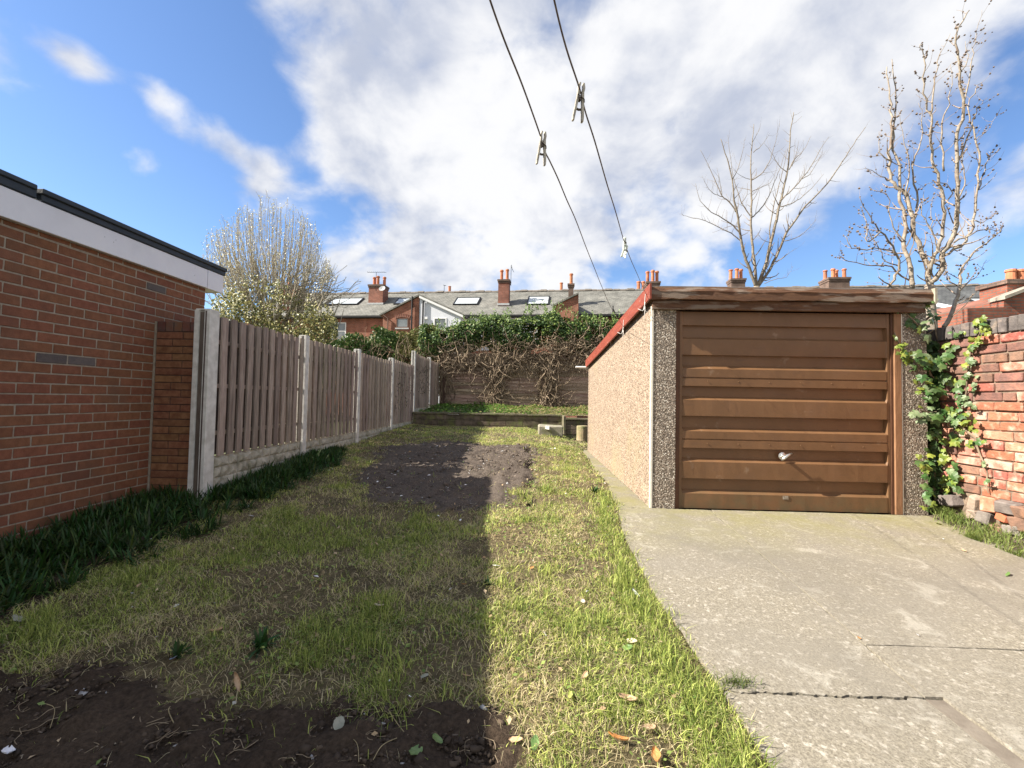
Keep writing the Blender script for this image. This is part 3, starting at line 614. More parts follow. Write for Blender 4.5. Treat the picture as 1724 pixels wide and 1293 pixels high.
# ------------------------------------------------------------------ sectional garage
GX0, GX1, GY0, GY1 = 1.197, 3.735, 4.25, 8.33
def roof_z(Y): return 1.07-.078*(Y-GY0)
def garage():
    root = empty('sectional_garage', 'small pebbledashed concrete garage with brown up and over door', 'garage', (2.5, 6.3, -1.0)); O = Vector(root.location)
    lightp = mat('light_pebbledash', (.27, .20, .15), (.34, .26, .195), 9, .9, .9, c3=(.30, .255, .15), s3=1.1, f3=(.55, .8), vor=(66, [(0, (.095, .065, .045)), (.26, (.27, .20, .14)), (.46, (.40, .325, .235)), (.70, (.50, .425, .32)), (.84, (.21, .135, .09)), (.94, (.58, .52, .43))]), bdist=.008)
    darkp = mat('exposed_aggregate', (.14, .115, .09), (.19, .155, .125), 30, .8, .8, vor=(80, [(0, (.13, .10, .075)), (.2, (.27, .21, .16)), (.45, (.42, .345, .27)), (.70, (.58, .51, .42)), (.90, (.74, .69, .60))]), bdist=.01, spec=.5)
    # stained base for side panels
    zb0, zb1 = -1.08, -1.0
    # side wall in panels
    ys = np.linspace(GY0+.03, GY1, 6)
    for a, b in zip(ys[:-1], ys[1:]):
        for x in (GX0+.004, GX1-.084):
            m = MB(); n0 = len(m.v); xa, xb = x, x+.08; e = .0005
            m.v += [(xa, a, zb0), (xa, b-e, zb0), (xa, b-e, roof_z(b)-.05), (xa, a, roof_z(a)-.05), (xb, a, zb0), (xb, b-e, zb0), (xb, b-e, roof_z(b)-.05), (xb, a, roof_z(a)-.05)]
            m.f += [(0, 1, 2, 3), (7, 6, 5, 4), (0, 4, 5, 1), (1, 5, 6, 2), (2, 6, 7, 3), (3, 7, 4, 0)]
            m.build('wall_panel', lightp, root, off=O)
    MB().box(GX0, GX1, GY1+.002, GY1+.08, zb0, roof_z(GY1)-.05).build('rear_wall', lightp, root, off=O)
    # front pillars
    for x0, x1 in ((GX0+.006, 1.425), (3.51, GX1)):
        MB().box(x0, x1, GY0, GY0+.10, zb0, .905).build('front_pillar', darkp, root, bevel=.004, off=O)
    ce = mat('corner_bead', (.62, .58, .50), (.72, .68, .60), 20, .9)
    MB().box(GX0-.006, GX0+.0055, GY0-.002, GY0+.028, zb0, .905).box(GX0, GX0+.014, GY0-.004, GY0-.0005, zb0, .905).build('corner_edge', ce, root, off=O)
    MB().box(3.502, 3.509, GY0-.003, GY0+.02, zb0, .86).build('corner_edge', ce, root, off=O)
    # fascia boards
    wd = mat('old_fascia_paint', (.085, .040, .022), (.145, .072, .036), 6, .6, .8, 40, c3=(.20, .15, .115), s3=3.2, stretch=(1, 4, 7), f3=(.53, .60), detail=7)
    wr = mat('red_bargeboard', (.21, .045, .028), (.27, .065, .038), 6, .5, .4, 40, c3=(.36, .22, .18), s3=7, stretch=(4, 1, 5), f3=(.64, .72), detail=7)
    # top board with slightly ragged edge
    f = MB(); n = 40; V = []; xs = np.linspace(GX0-.03, GX1-.01, n+1)
    for i, x in enumerate(xs):
        zt = 1.075-.004*math.sin(i*.5)+.003*random.uniform(-1, 1); zm = .955+.006*math.sin(i*.35)+.004*random.uniform(-1, 1); yy = GY0-.085
        V += [(x, yy+.02, zt), (x, yy-.004+.004*random.uniform(-1, 1), zt-.045), (x, yy, zt-.05), (x, yy, zm), (x, yy+.03, zm-.003), (x, yy+.05, zm+.01)]
    F = []
    for i in range(n):
        for k in range(5): a = i*6+k; F.append((a, a+1, a+7, a+6))
    f.v = V; f.f = F; f.build('front_fascia', wd, root, off=O)
    MB().box(GX0-.01, GX1-.05, GY0-.05, GY0-.012, .868, .952).build('lower_beam', wd, root, bevel=.004, off=O)
    MB().box(GX0-.03, GX1-.01, GY0-.066, GY0-.03, 1.062, 1.083).build('top_batten', mat('grey_weathered', (.13, .10, .085), (.20, .165, .14), 12, .8, .5, stretch=(1, 5, 5)), root, bevel=.003, off=O)
    MB().box(GX1-.009, GX1+.012, GY0-.10, GY0+.03, .94, 1.085).build('end_cap', mat('pale_wood', (.38, .34, .27), (.30, .26, .2), 10, .8), root, off=O)
    # side bargeboards
    for x, a, b in ((GX0-.055, GY0-.10, 6.28), (GX0-.051, 6.285, GY1+.15)):
        m = MB(); h = .145
        m.v = [(xx, y, roof_z(y)+dz) for xx in (x, x+.022) for y, dz in ((a, .018), (b, .018), (b, .018-h), (a, .018-h))]
        m.f = [(0, 1, 2, 3), (7, 6, 5, 4), (0, 4, 5, 1), (1, 5, 6, 2), (2, 6, 7, 3), (3, 7, 4, 0)]; m.build('bargeboard', wr, root, bevel=.003, off=O)
    m = MB(); x = GX1+.002; a, b = GY0+.03, GY1+.15
    m.v = [(xx, y, roof_z(y)+dz) for xx in (x, x+.022) for y, dz in ((a, .01), (b, .01), (b, -.12), (a, -.12))]; m.f = [(0, 1, 2, 3), (7, 6, 5, 4), (0, 4, 5, 1), (1, 5, 6, 2), (2, 6, 7, 3), (3, 7, 4, 0)]
    m.build('bargeboard', wr, root, off=O)
    # corrugated roof
    m = MB(); k = 0; xs = np.arange(GX0-.03, GX1+.02, .036)
    for i, x in enumerate(xs):
        z = .012*math.cos(i*math.pi/2)
        m.v += [(x, GY0-.06, roof_z(GY0-.06)-.03+z), (x, GY1+.1, roof_z(GY1+.1)-.03+z)]
        if i: q = len(m.v); m.f.append((q-4, q-2, q-1, q-3))
    m.build('roof_sheet', mat('cement_sheet', (.22, .22, .20), (.30, .29, .27), 5, .9), root, off=O)
    # white gutter outlet at the back corner
    o = MB().tube([(GX0-.24, GY1+.1, .62), (GX0-.02, GY1+.1, .62)], .02, 8).build('gutter_pipe', mat('white_plastic', (.7, .7, .68), rough=.4), root, off=O)
    # door frame
    fr = mat('door_frame_wood', (.075, .034, .018), (.11, .05, .026), 8, .6, .4, stretch=(4, 4, .7)); fl = mat('light_frame_wood', (.22, .115, .06), (.30, .16, .085), 8, .7, .4, stretch=(4, 4, .6))
    MB().box(1.426, 1.462, GY0+.01, GY0+.075, -1.0, .866).build('door_frame', fr, root, off=O)
    MB().box(3.412, 3.432, GY0+.008, GY0+.07, -1.0, .866).build('door_frame', fr, root, off=O)
    MB().box(3.435, 3.500, GY0-.006, GY0+.06, -1.0, .866).build('door_frame', fl, root, bevel=.004, off=O)
    # door
    dm = bpy.data.materials.new('brown_door_paint'); dm.use_nodes = True; nt = dm.node_tree; N = nt.nodes; L = nt.links; b = N['Principled BSDF']; g = N.new('ShaderNodeNewGeometry')
    def noise(s, d, st=(1, 1, 1)):
        mp = N.new('ShaderNodeMapping'); mp.inputs['Scale'].default_value = st; L.new(g.outputs['Position'], mp.inputs[0])
        n = N.new('ShaderNodeTexNoise'); n.inputs['Scale'].default_value = s; n.inputs['Detail'].default_value = d; n.inputs['Roughness'].default_value = .65; L.new(mp.outputs[0], n.inputs['Vector']); return n.outputs['Fac']
    def mixc(f, a, c):
        x = N.new('ShaderNodeMix'); x.data_type = 'RGBA'; L.new(f, x.inputs[0])
        for i, v in ((6, a), (7, c)):
            if isinstance(v, tuple): x.inputs[i].default_value = (*v, 1)
            else: L.new(v, x.inputs[i])
        return x.outputs[2]
    def rp(s, a, c, o1=1):
        mr = N.new('ShaderNodeMapRange'); L.new(s, mr.inputs[0]); mr.inputs[1].default_value = a; mr.inputs[2].default_value = c; mr.inputs[4].default_value = o1; return mr.outputs[0]
    col = mixc(rp(noise(3, 6), .35, .65), (.140, .072, .032), (.175, .090, .041)); col = mixc(rp(noise(3.5, 8), .5, .78, .7), col, (.15, .085, .050))
    col = mixc(rp(noise(120, 2), .68, .72), col, (.07, .035, .02)); col = mixc(rp(noise(14, 8, (.25, 1, 2.5)), .60, .70, .55), col, (.11, .058, .036)); col = mixc(rp(noise(5, 9), .63, .70, .35), col, (.33, .24, .17)); sp_ = N.new('ShaderNodeSeparateXYZ'); L.new(g.outputs['Position'], sp_.inputs[0])
    gr = N.new('ShaderNodeMath'); gr.operation = 'MULTIPLY'; L.new(rp(sp_.outputs[2], -.75, -1.0, .7), gr.inputs[0]); L.new(rp(noise(9, 6), .35, .6), gr.inputs[1])
    col = mixc(gr.outputs[0], col, (.10, .085, .045))
    L.new(col, b.inputs['Base Color']); b.inputs['Roughness'].default_value = .5; b.inputs['Specular IOR Level'].default_value = .4
    bp = N.new('ShaderNodeBump'); bp.inputs['Strength'].default_value = .35; bp.inputs['Distance'].default_value = .004; L.new(noise(8, 4), bp.inputs['Height']); L.new(bp.outputs[0], b.inputs['Normal'])
    F_, R_ = 0.0, .043   # front plane and recess depth
    prof = [(.862, .010), (.733, .010), (.729, R_), (.62, R_-.004), (.60, .012), (.451, .010), (.447, R_), (.352, R_), (.318, F_), (.240, F_), (.236, .010), (.228, .010), (.224, F_), (.156, F_), (.152, R_), (.058, R_), (.024, F_),
            (-.126, F_), (-.130, R_), (-.238, R_), (-.270, F_), (-.340, F_), (-.344, .009), (-.350, .009), (-.354, F_), (-.426, F_), (-.430, R_), (-.522, R_), (-.556, F_), (-.710, F_), (-.714, R_), (-.817, R_), (-.851, F_), (-.988, F_), (-.992, .03)]
    DX0, DX1, YD = 1.466, 3.409, GY0+.014
    # ribs are inset from the flat side margins
    d = MB(); n = 36; xs = [DX0, DX0+.022]+list(np.linspace(DX0+.034, DX1-.034, n))+[DX1-.022, DX1]
    for i, x in enumerate(xs):
        edge = i < 2 or i >= len(xs)-2
        for z, y in prof:
            yy = YD+(0.004 if edge else y+.0018*math.sin(x*7+z*11)+.001*random.uniform(-1, 1)); d.v.append((x, yy, z))
    P = len(prof)
    for i in range(len(xs)-1):
        for k in range(P-1): a = i*P+k; d.f.append((a, a+1, a+P+1, a+P))
    dr = d.build('garage_door', dm, root, off=O)
    MB().box(DX0-.002, DX1+.002, YD+.07, YD+.09, -1.0, .866).build('door_backing', fr, root, off=O)
    for z in (.20, -.385):
        for x in np.linspace(DX0+.26, DX1-.25, 6):
            MB().lathe([(.006, 0), (.005, .003), (.002, .004)], n=6).build('rivet', dm, dr).matrix_local = Matrix.Translation(Vector((x, YD-.001, z))-O) @ Matrix.Rotation(R(90), 4, 'X')
    hx = at(1318, 768, GY0).x; hz = at(1318, 768, GY0).z; me = mat('chrome', (.62, .62, .60), metal=.9, rough=.3)
    h = MB(); h.lathe([(.034, 0), (.034, .007), (.016, .014), (.014, .045), (.012, .05)], n=14)
    hb = h.build('handle_base', me, dr, smooth=False); hb.matrix_local = Matrix.Translation(Vector((hx, YD, hz))-O) @ Matrix.Rotation(R(90), 4, 'X')
    t = MB().tube([(hx-.030, YD-.046, hz-.034), (hx-.016, YD-.054, hz-.018), (hx+.016, YD-.056, hz+.010), (hx+.062, YD-.050, hz+.030)], [.008, .014, .014, .008], 8)
    t.build('handle', me, dr, smooth=True, off=O)
    p = at(1323, 838, GY0+.01); MB().box(p.x-.025, p.x+.025, YD-.003, YD-.0005, p.z-.016, p.z+.016).build('badge', mat('worn_badge', (.30, .27, .23), (.2, .15, .1), 60, .6), dr, off=O)
garage()

# ------------------------------------------------------------------ old brick wall on the right
def right_wall():
    root = empty('garden_wall', 'old red brick garden wall with dark coping bricks at the right edge', 'wall', (3.985, 4.0, -1.1)); O = Vector(root.location)
    XW = 3.885
    cols = {'r': mat('old_brick_red', (.285, .10, .064), (.375, .150, .095), 20, .9, .9, 60, c3=(.50, .35, .27), s3=12, rand=.16, f3=(.5, .68)),
            'o': mat('old_brick_orange', (.36, .155, .10), (.44, .235, .16), 20, .9, .9, 60, c3=(.56, .40, .30), s3=10, rand=.14),
            'p': mat('old_brick_pale', (.44, .28, .21), (.50, .36, .28), 14, .9, .9, 60, c3=(.42, .17, .11), s3=9, rand=.1, f3=(.5, .62)),
            'd': mat('old_brick_sooty', (.17, .10, .08), (.25, .135, .10), 18, .9, .9, 60, c3=(.33, .16, .11), s3=10, rand=.2, f3=(.52, .7))}
    cop = mat('coping_brick', (.095, .082, .078), (.155, .135, .125), 16, .9, .9, 50, c3=(.26, .20, .16), s3=8, rand=.15, f3=(.6, .75))
    mo = mat('old_mortar', (.14, .10, .075), (.25, .19, .14), 30, .95, .6)
    core = MB().box(XW+.014, XW+.22, 2.0, 7.5, -1.25, .614).build('core', mo, root, off=O)
    y = 2.0
    rest = MB()
    while y < 7.4:
        w = random.uniform(.072, .082); zt = .745+random.uniform(-.006, .004); x = XW-.01+random.uniform(-.008, .004)
        if 3.3 < y < 4.6: 
            me = MB().box(-.12, .12, -w/2+.004, w/2-.004, -.062, .062, j=.005).mesh('coping_brick', cop, bevel=.006)
            link('coping_brick', me, root, Vector((x+.12, y+w/2, zt-.065))-O)
        else: rest.box(x, x+.24, y+.004, y+w-.004, zt-.125, zt)
        y += w
    tag(rest.build('coping_brick_rest', cop, root, off=O), kind='stuff')
    rest = MB(); H = .0798
    for k in range(17):
        z = .612-H*(k+.5); y = 2.0+random.uniform(0, .2); hdr = (k % 4 == 2)
        while y < 7.4:
            L_ = random.uniform(.225, .242) if (not hdr or random.random() < .4) else random.uniform(.105, .118)
            if 3.35 < y+L_ and y < 4.75:
                t = k/17+random.uniform(-.12, .12)
                c = 'd' if t < .32 else random.choices('ropd', (6, 3.6, 1.2, 1.5))[0]
                if k in (0, 3) and random.random() < .3: c = 'r'
                me = MB().box(-.05, .05, -L_/2+.006, L_/2-.006, -H/2+.006, H/2-.006, j=.0045).mesh('brick', cols[c], bevel=.006)
                link('brick', me, core, Vector((XW+.05+random.uniform(-.009, .007), y+L_/2, z+random.uniform(-.002, .002)))-O, rot=(random.uniform(-.012, .012), 0, random.uniform(-.02, .02)))
            else: rest.box(XW, XW+.1, y+.006, y+L_-.006, z-H/2+.006, z+H/2-.006, j=.004)
            y += L_
    tag(rest.build('brick_rest', cols['r'], core, off=O), kind='stuff')
    # rubble footing
    sm = [mat('rubble_grey', (.13, .11, .10), (.22, .19, .17), 14, .9, .9, 50, rand=.2), cols['o'], cols['d'], mat('rubble_red', (.50, .15, .08), (.40, .13, .07), 12, .9, .6), mat('pale_rubble', (.27, .22, .18), (.36, .27, .21), 12, .9, .8)]
    def rock(name, p, s, m, parent, off):
        b = MB(); b.box(-s[0], s[0], -s[1], s[1], -s[2], s[2], j=min(s)*.28); me = b.mesh(name, m, bevel=min(s)*.22)
        return link(name, me, parent, Vector(p)-off, rot=(random.uniform(-.25, .25), random.uniform(-.2, .2), random.uniform(-.35, .35)))
    for px, py, sx, mi in ((1600, 843, (.06, .085, .045), 0), (1640, 846, (.05, .05, .06), 4), (1664, 850, (.05, .05, .055), 1), (1697, 853, (.055, .085, .045), 0), (1722, 862, (.05, .05, .05), 2),
                           (1660, 873, (.06, .055, .05), 0), (1690, 873, (.045, .05, .03), 3), (1716, 884, (.05, .06, .05), 2), (1640, 866, (.05, .05, .04), 4), (1705, 893, (.05, .06, .04), 0), (1676, 893, (.05, .05, .04), 2)):
        p = atx(px, py, XW-.02); rock('stone', (XW+.0, p.y, p.z), sx, sm[mi], root, O)
    return rock
rock = right_wall()
def footing_soil():
    V = []; F = []; n = 50
    for j in range(n+1):
        Y = 1+4.2*j/n
        for i in range(7):
            t = i/6; x0 = float(np.interp(Y, [0, 3.3, 4.25], [3.84, 3.62, 3.71]))+.004; X = x0+(3.94-x0)*t
            V.append((X, Y, float(drive_z(Y))-.02+.085*t*t+.02*random.random()))
        if j:
            for i in range(6): a = (j-1)*7+i; F.append((a, a+1, a+8, a+7))
    me = bpy.data.meshes.new('verge_soil'); me.from_pydata(V, [], F); me.materials.append(mat('verge_soil', (.07, .052, .04), (.13, .10, .075), 30, .95, .9, 90)); tag(link('verge_soil', me), kind='structure')
    # grassy weeds at the foot of the wall
    P = []; cen = [(1600, 880, .10), (1640, 893, .12), (1670, 905, .12), (1700, 920, .12), (1720, 905, .1), (1580, 872, .05), (1625, 900, .06)]
    for px, py, s in cen:
        d = ray(px, py); z = -1.0; p = d*(z/d.z)
        for _ in range(330): P.append((p.x+random.gauss(0, s*.6)+.04, p.y+random.gauss(0, s*.5), z+.0))
    P = np.array(P); P[:, 0] = np.clip(P[:, 0], 3.55, 3.86); P[:, 2] = drive_z(P[:, 1])-.01+.08*np.clip((P[:, 0]-3.61)/.3, 0, 1)
    n = len(P); t = rng.random((n, 1)); col = np.array([.09, .15, .03])*(1-t)+np.array([.28, .32, .10])*t
    o = link('verge_grass', blades(P, rng.uniform(.02, .10, n), rng.uniform(.003, .006, n), rng.uniform(.3, 1, n), col, 'verge_grass', MATS['grass']))
    tag(o, 'tufts of grass and weeds at the foot of the old brick wall', 'grass', kind='stuff')
footing_soil()

# ------------------------------------------------------------------ bulb foliage along the left wall and fence
def strap_leaves(cl, name, m, L0=.18, n_each=(14, 26), w=.011):
    """clumps of arching strap leaves, 4 sections each"""
    V = []; F = []; Cc = []
    for (x, y, s) in cl:
        z = float(gz(x, y))-.01
        for _ in range(random.randint(*n_each)):
            a = random.uniform(0, 6.28); L_ = L0*s*random.uniform(.55, 1.15); out = random.uniform(.25, .95); ww = w*random.uniform(.7, 1.3)*(.6+.4*s)
            dx, dy = math.cos(a), math.sin(a); px, py = -dy, dx; sp_ = .012 if len(cl) == 1 else .025; bx = x+random.gauss(0, sp_*s); by = y+random.gauss(0, sp_*s)
            tw = random.uniform(-.5, .5); col = [random.uniform(.7, 1.35)*c for c in (.030, .066, .016)]
            if random.random() < .12: col = [random.uniform(.8, 1.2)*c for c in (.08, .12, .03)]
            n0 = len(V)
            for k in range(5):
                t = k/4; r = L_*out*t**1.15; h = L_*(t*math.sqrt(1-out*out*.8)*1.05-out*.55*t*t); wk = ww*(.75, 1.0, .95, .7, .06)[k]/2
                qx, qy = px*math.cos(tw*t), py*math.cos(tw*t); qz = math.sin(tw*t)
                V.append((bx+dx*r-qx*wk, by+dy*r-qy*wk, z+h-qz*wk)); V.append((bx+dx*r+qx*wk, by+dy*r+qy*wk, z+h+qz*wk+wk*.3)); Cc += [col, col]
                if k: q = n0+2*k; F.append((q-2, q-1, q+1, q))
    return mesh_np(name, np.array(V), np.array(F), m, np.array(Cc))
def bulbs():
    m = mat('bulb_leaf', None, attr='col', rough=.5, spec=.25, trans=.2)
    cl = []
    for _ in range(3200):
        Y = random.uniform(1.5, 6.9)
        if Y < 4.2: x = -3.46+abs(random.gauss(0, .42)); lim = -2.62+.35*float(vnoise(Y, 0, .45, 2))+(-.15 if Y < 2.3 else 0)
        else: x = -2.93+abs(random.gauss(0, .22)); lim = -2.40-.35*max(0, (Y-5.8))
        if x > lim or x < -3.49: continue
        cl.append((x, Y, random.uniform(.75, 1.25)*(1 if Y < 6.2 else .7)))
    cl = cl[:1250]
    tag(link('bulb_foliage', strap_leaves(cl, 'bulb_foliage', m)), 'dense dark green bluebell leaves along the foot of the brick wall and fence', 'bulb leaves', kind='stuff')
    # single clumps that stand clear of the bed
    for (px, py, s), lab in zip(((440, 1090, 1.0), (240, 890, .9), (1000, 830, .9), (820, 985, .5), (1240, 1160, .6), (300, 1105, .7)),
            ('broad leaved green weed clump in the shaded lawn near the tan leaf', 'glossy bulb clump standing out from the bed in front of the brick wall', 'leafy weed clump at the narrow end of the concrete path beside the garage',
             'small weed clump at the shadow edge in the middle of the lawn', 'grass tuft growing from the open crack in the drive edge', 'green weed clump in the shaded grass near the bare soil')):
        p = gp(px, py)
        if px == 1240:
            n = 130; P = np.column_stack([rng.normal(0, .035, n), rng.normal(0, .018, n), np.zeros(n)]); t = rng.random((n, 1))
            me = blades(P, rng.uniform(.03, .09, n), rng.uniform(.002, .004, n), rng.uniform(.3, 1, n), np.array([.07, .12, .03])*(1-t)+np.array([.2, .22, .07])*t, 'grass_tuft', MATS['grass'])
            o = link('grass_tuft', me, loc=(p.x, p.y, float(drive_z(p.y))-.01)); tag(o, lab, 'grass tuft'); continue
        me = strap_leaves([(p.x, p.y, s)], 'weed_clump', m, L0=.13, n_each=(30, 40), w=.015)
        off = np.array([p.x, p.y, p.z]); co = np.empty(len(me.vertices)*3, np.float32); me.vertices.foreach_get('co', co); me.vertices.foreach_set('co', (co.reshape(-1, 3)-off).astype(np.float32).ravel())
        tag(link('weed_clump', me, loc=p), lab, 'weed')
bulbs()

# ------------------------------------------------------------------ raised bed, steps, bollard
def raised_bed():
    root = empty('raised_bed', 'low mossy block retaining wall with dark coping in front of the back fence', 'raised bed', (-.9, 11.7, -.75)); O = Vector(root.location)
    bm_ = mat('mossy_block', (.085, .07, .05), (.16, .13, .095), 9, .95, .9, 50, c3=(.15, .165, .06), s3=5, rand=.2, f3=(.5, .7)); cm = mat('bed_coping', (.09, .08, .055), (.17, .15, .10), 9, .95, .8, 50, c3=(.14, .17, .06), s3=6, rand=.12)
    def wall(x0, x1, Y, z0, z1):
        n = 3; h = (z1-z0-.05)/n
        MB().box(x0+.01, x1-.01, Y+.012, Y+.10, z0-.1, z1-.051).build('core', cm, root, off=O)
        for r_ in range(n):
            x = x0-(.2 if r_ % 2 else 0)
            while x < x1-.02:
                a = max(x, x0); b = min(x+.44, x1)
                if b-a > .03: link('block', MB().box(a+.004, b-.004, Y, Y+.09, z0+r_*h+.004, z0+(r_+1)*h-.004, j=.004).mesh('block', bm_, bevel=.006), root, -O)
                x += .44
        x = x0
        while x < x1-.02:
            b = min(x+.6, x1); link('coping_slab', MB().box(x+.003, b-.003, Y-.03, Y+.14, z1-.048, z1, j=.004).mesh('coping_slab', cm, bevel=.006), root, -O); x += .6
    wall(-2.90, .98, 11.62, -.84, -.385); wall(1.02, 1.95, 11.0, -.84, -.44)
    MB().box(.98, 1.018, 10.98, 11.72, -.85, -.40, j=.006).build('end_slab', cm, root, off=O)
    # soil of the bed
    xs = np.arange(-2.9, 3.8, .15); ys = np.arange(11.75, 15.5, .15); X, Y = np.meshgrid(xs, ys); Z = -.42+.045*(Y-11.7)+.06*(fbm(X, Y, .6, 5)-.5)
    i = np.arange(X.size).reshape(X.shape); F = np.stack([i[:-1, :-1], i[:-1, 1:], i[1:, 1:], i[1:, :-1]], -1).reshape(-1, 4)
    m = mat('bed_soil', (.10, .08, .05), (.17, .14, .09), 14, .95, .8, 60)
    tag(link('bed_soil', mesh_np('bed_soil', np.stack([X, Y, Z], -1).reshape(-1, 3), F, m)), kind='structure')
    n = 9000; X = rng.uniform(-2.85, 2.2, n); Y = rng.uniform(11.72, 15.2, n); k = vnoise(X, Y, .5, 3)*.8+rng.random(n)*.5 > .42; X = X[k]; Y = Y[k]; n = len(X)
    Z = -.42+.045*(Y-11.7)+rng.uniform(.0, .12, n)*vnoise(X, Y, .4, 6)*1.5; a = rng.uniform(0, 6.28, n); s = rng.uniform(.02, .05, n)
    ax = np.stack([np.cos(a), np.sin(a), rng.uniform(-.6, .6, n)], -1)*s[:, None]; bx = np.stack([-np.sin(a), np.cos(a), rng.uniform(-.6, .6, n)], -1)*(s*.6)[:, None]; c = np.stack([X, Y, Z], -1)
    V = np.stack([c-ax, c-bx, c+ax, c+bx], 1).reshape(-1, 3); F = (np.arange(n)*4)[:, None]+np.array([[0, 1, 2, 3]]); t = rng.random((n, 1)); d = (rng.random((n, 1)) < np.clip((X[:, None]+.9)*.35+.15, .08, .65))
    col = np.array([.05, .12, .02])*(1-t)+np.array([.14, .24, .04])*t; col = np.where(d, np.array([.33, .27, .13])*(1-t)+np.array([.22, .22, .08])*t, col)
    tag(link('bed_plants', mesh_np('bed_plants', V, F, MATS['grass'], np.repeat(col, 4, 0))), 'low leafy ground cover filling the raised bed below the back fence', 'ground cover', kind='stuff')
    st = mat('worn_stone', (.24, .22, .17), (.36, .33, .26), 12, .95, .9, 60, c3=(.17, .18, .08), s3=6)
    a = at(906, 712, 10.55); b = at(948, 712, 10.55)
    tag(MB().box(a.x, b.x, 10.5, 10.85, -.87, -.60, j=.015).build('stone_trough', st, bevel=.03, off=(0, 0, 0)), 'short weathered stone step block on the lawn in front of the raised bed', 'stone block')
    p = at(922, 718, 10.45); rock('white_stone', (p.x, 10.47, -.60-.06), (.05, .03, .045), mat('white_stone', (.6, .58, .52), (.7, .68, .6), 8, .9), None, Vector((0, 0, 0)))
    tag(bpy.data.objects['white_stone'], 'small pale angular stone leaning on the stone step block', 'stone')
    q = at(981, 738, 8.9); 
    tag(MB().lathe([(.12, -.02), (.118, .0), (.116, .24), (.11, .262), (.09, .268), (.0005, .27)], n=20).build('round_post_stub', mat('bollard_concrete', (.30, .23, .14), (.38, .31, .20), 8, .9, .6, 60, c3=(.17, .17, .08), s3=5), smooth=False), 'squat round concrete post stub by the back corner of the garage', 'post')
    bpy.data.objects['round_post_stub'].location = (q.x, 8.95, q.z-.02)
raised_bed()

# ------------------------------------------------------------------ back fence
def back_fence():
    root = empty('waney_lap_fence', 'brown waney lap timber fence at the end of the garden half hidden by dead ivy', 'fence', (0, 15.3, -.4)); O = Vector(root.location)
    wm = mat('waney_board', (.23, .16, .11), (.36, .27, .20), 5, .9, .7, 40, c3=(.44, .36, .28), s3=3, stretch=(.6, 4, 9), rand=.25, f3=(.5, .75)); pm = mat('dark_post_wood', (.06, .035, .026), (.10, .065, .05), 8, .9, .5, stretch=(5, 5, .6)); cm = MATS['post_concrete']
    x = -2.82
    MB().box(-2.90, -2.83, 15.2, 15.32, -.7, 1.42).build('wooden_post', pm, root, off=O); MB().box(-2.78, -2.70, 15.16, 15.24, -.6, 1.05).build('wooden_post', pm, root, off=O)
    for p in range(4):
        x0 = -2.82+p*1.86; x1 = x0+1.78; z = -.42; k = 0
        while z < 1.5:
            h = random.uniform(.105, .135); m = MB(); n = 8
            for i in range(n+1):
                t = i/n; X = x0+(x1-x0)*t; zl = z-.02+.012*math.sin(t*5+k*2.1)+random.uniform(-.008, .008)
                m.v += [(X, 15.262, zl), (X, 15.290, z+h), (X, 15.300, z+h), (X, 15.272, zl)]
                if i:
                    q = len(m.v)-8
                    for e in range(4): m.f.append((q+e, q+(e+1) % 4, q+4+(e+1) % 4, q+4+e))
            link('board', m.mesh('board', wm), root, -O); z += h*.92; k += 1
        MB().box(x0, x0+.03, 15.235, 15.262, -.45, 1.5).box(x1-.03, x1, 15.235, 15.262, -.45, 1.5).build('batten', wm, root, off=O)
        MB().box(x1+.002, x1+.078, 15.22, 15.32, -.7, 1.55).build('post', pm, root, off=O)
back_fence()

# ------------------------------------------------------------------ ivy on the back fence
TOP = [(545, 585), (575, 575), (600, 562), (640, 557), (700, 552), (745, 550), (780, 543), (815, 536), (850, 532), (880, 522), (915, 517), (945, 521), (975, 531), (1005, 536), (1040, 534), (1080, 540), (1150, 545), (1300, 550)]
def leafcloud(c, s, nrm, col, name, m):
    """folded diamond leaves; c (n,3), s (n,), nrm (n,3) preferred normal"""
    n = len(c); nn = nrm+rng.normal(0, .55, (n, 3)); nn /= np.linalg.norm(nn, axis=1)[:, None]
    r = rng.normal(0, 1, (n, 3)); a = np.cross(nn, r); a /= np.linalg.norm(a, axis=1)[:, None]; b = np.cross(nn, a)
    S = s[:, None]
    V = np.stack([c-a*S, c-b*S*.62+nn*S*.22, c+a*S, c+b*S*.62+nn*S*.22], 1).reshape(-1, 3)
    q = (np.arange(n)*4)[:, None]; F = np.concatenate([q+[0, 1, 2], q+[0, 2, 3]], 0)
    return mesh_np(name, V, F, m, np.repeat(col, 4, 0))
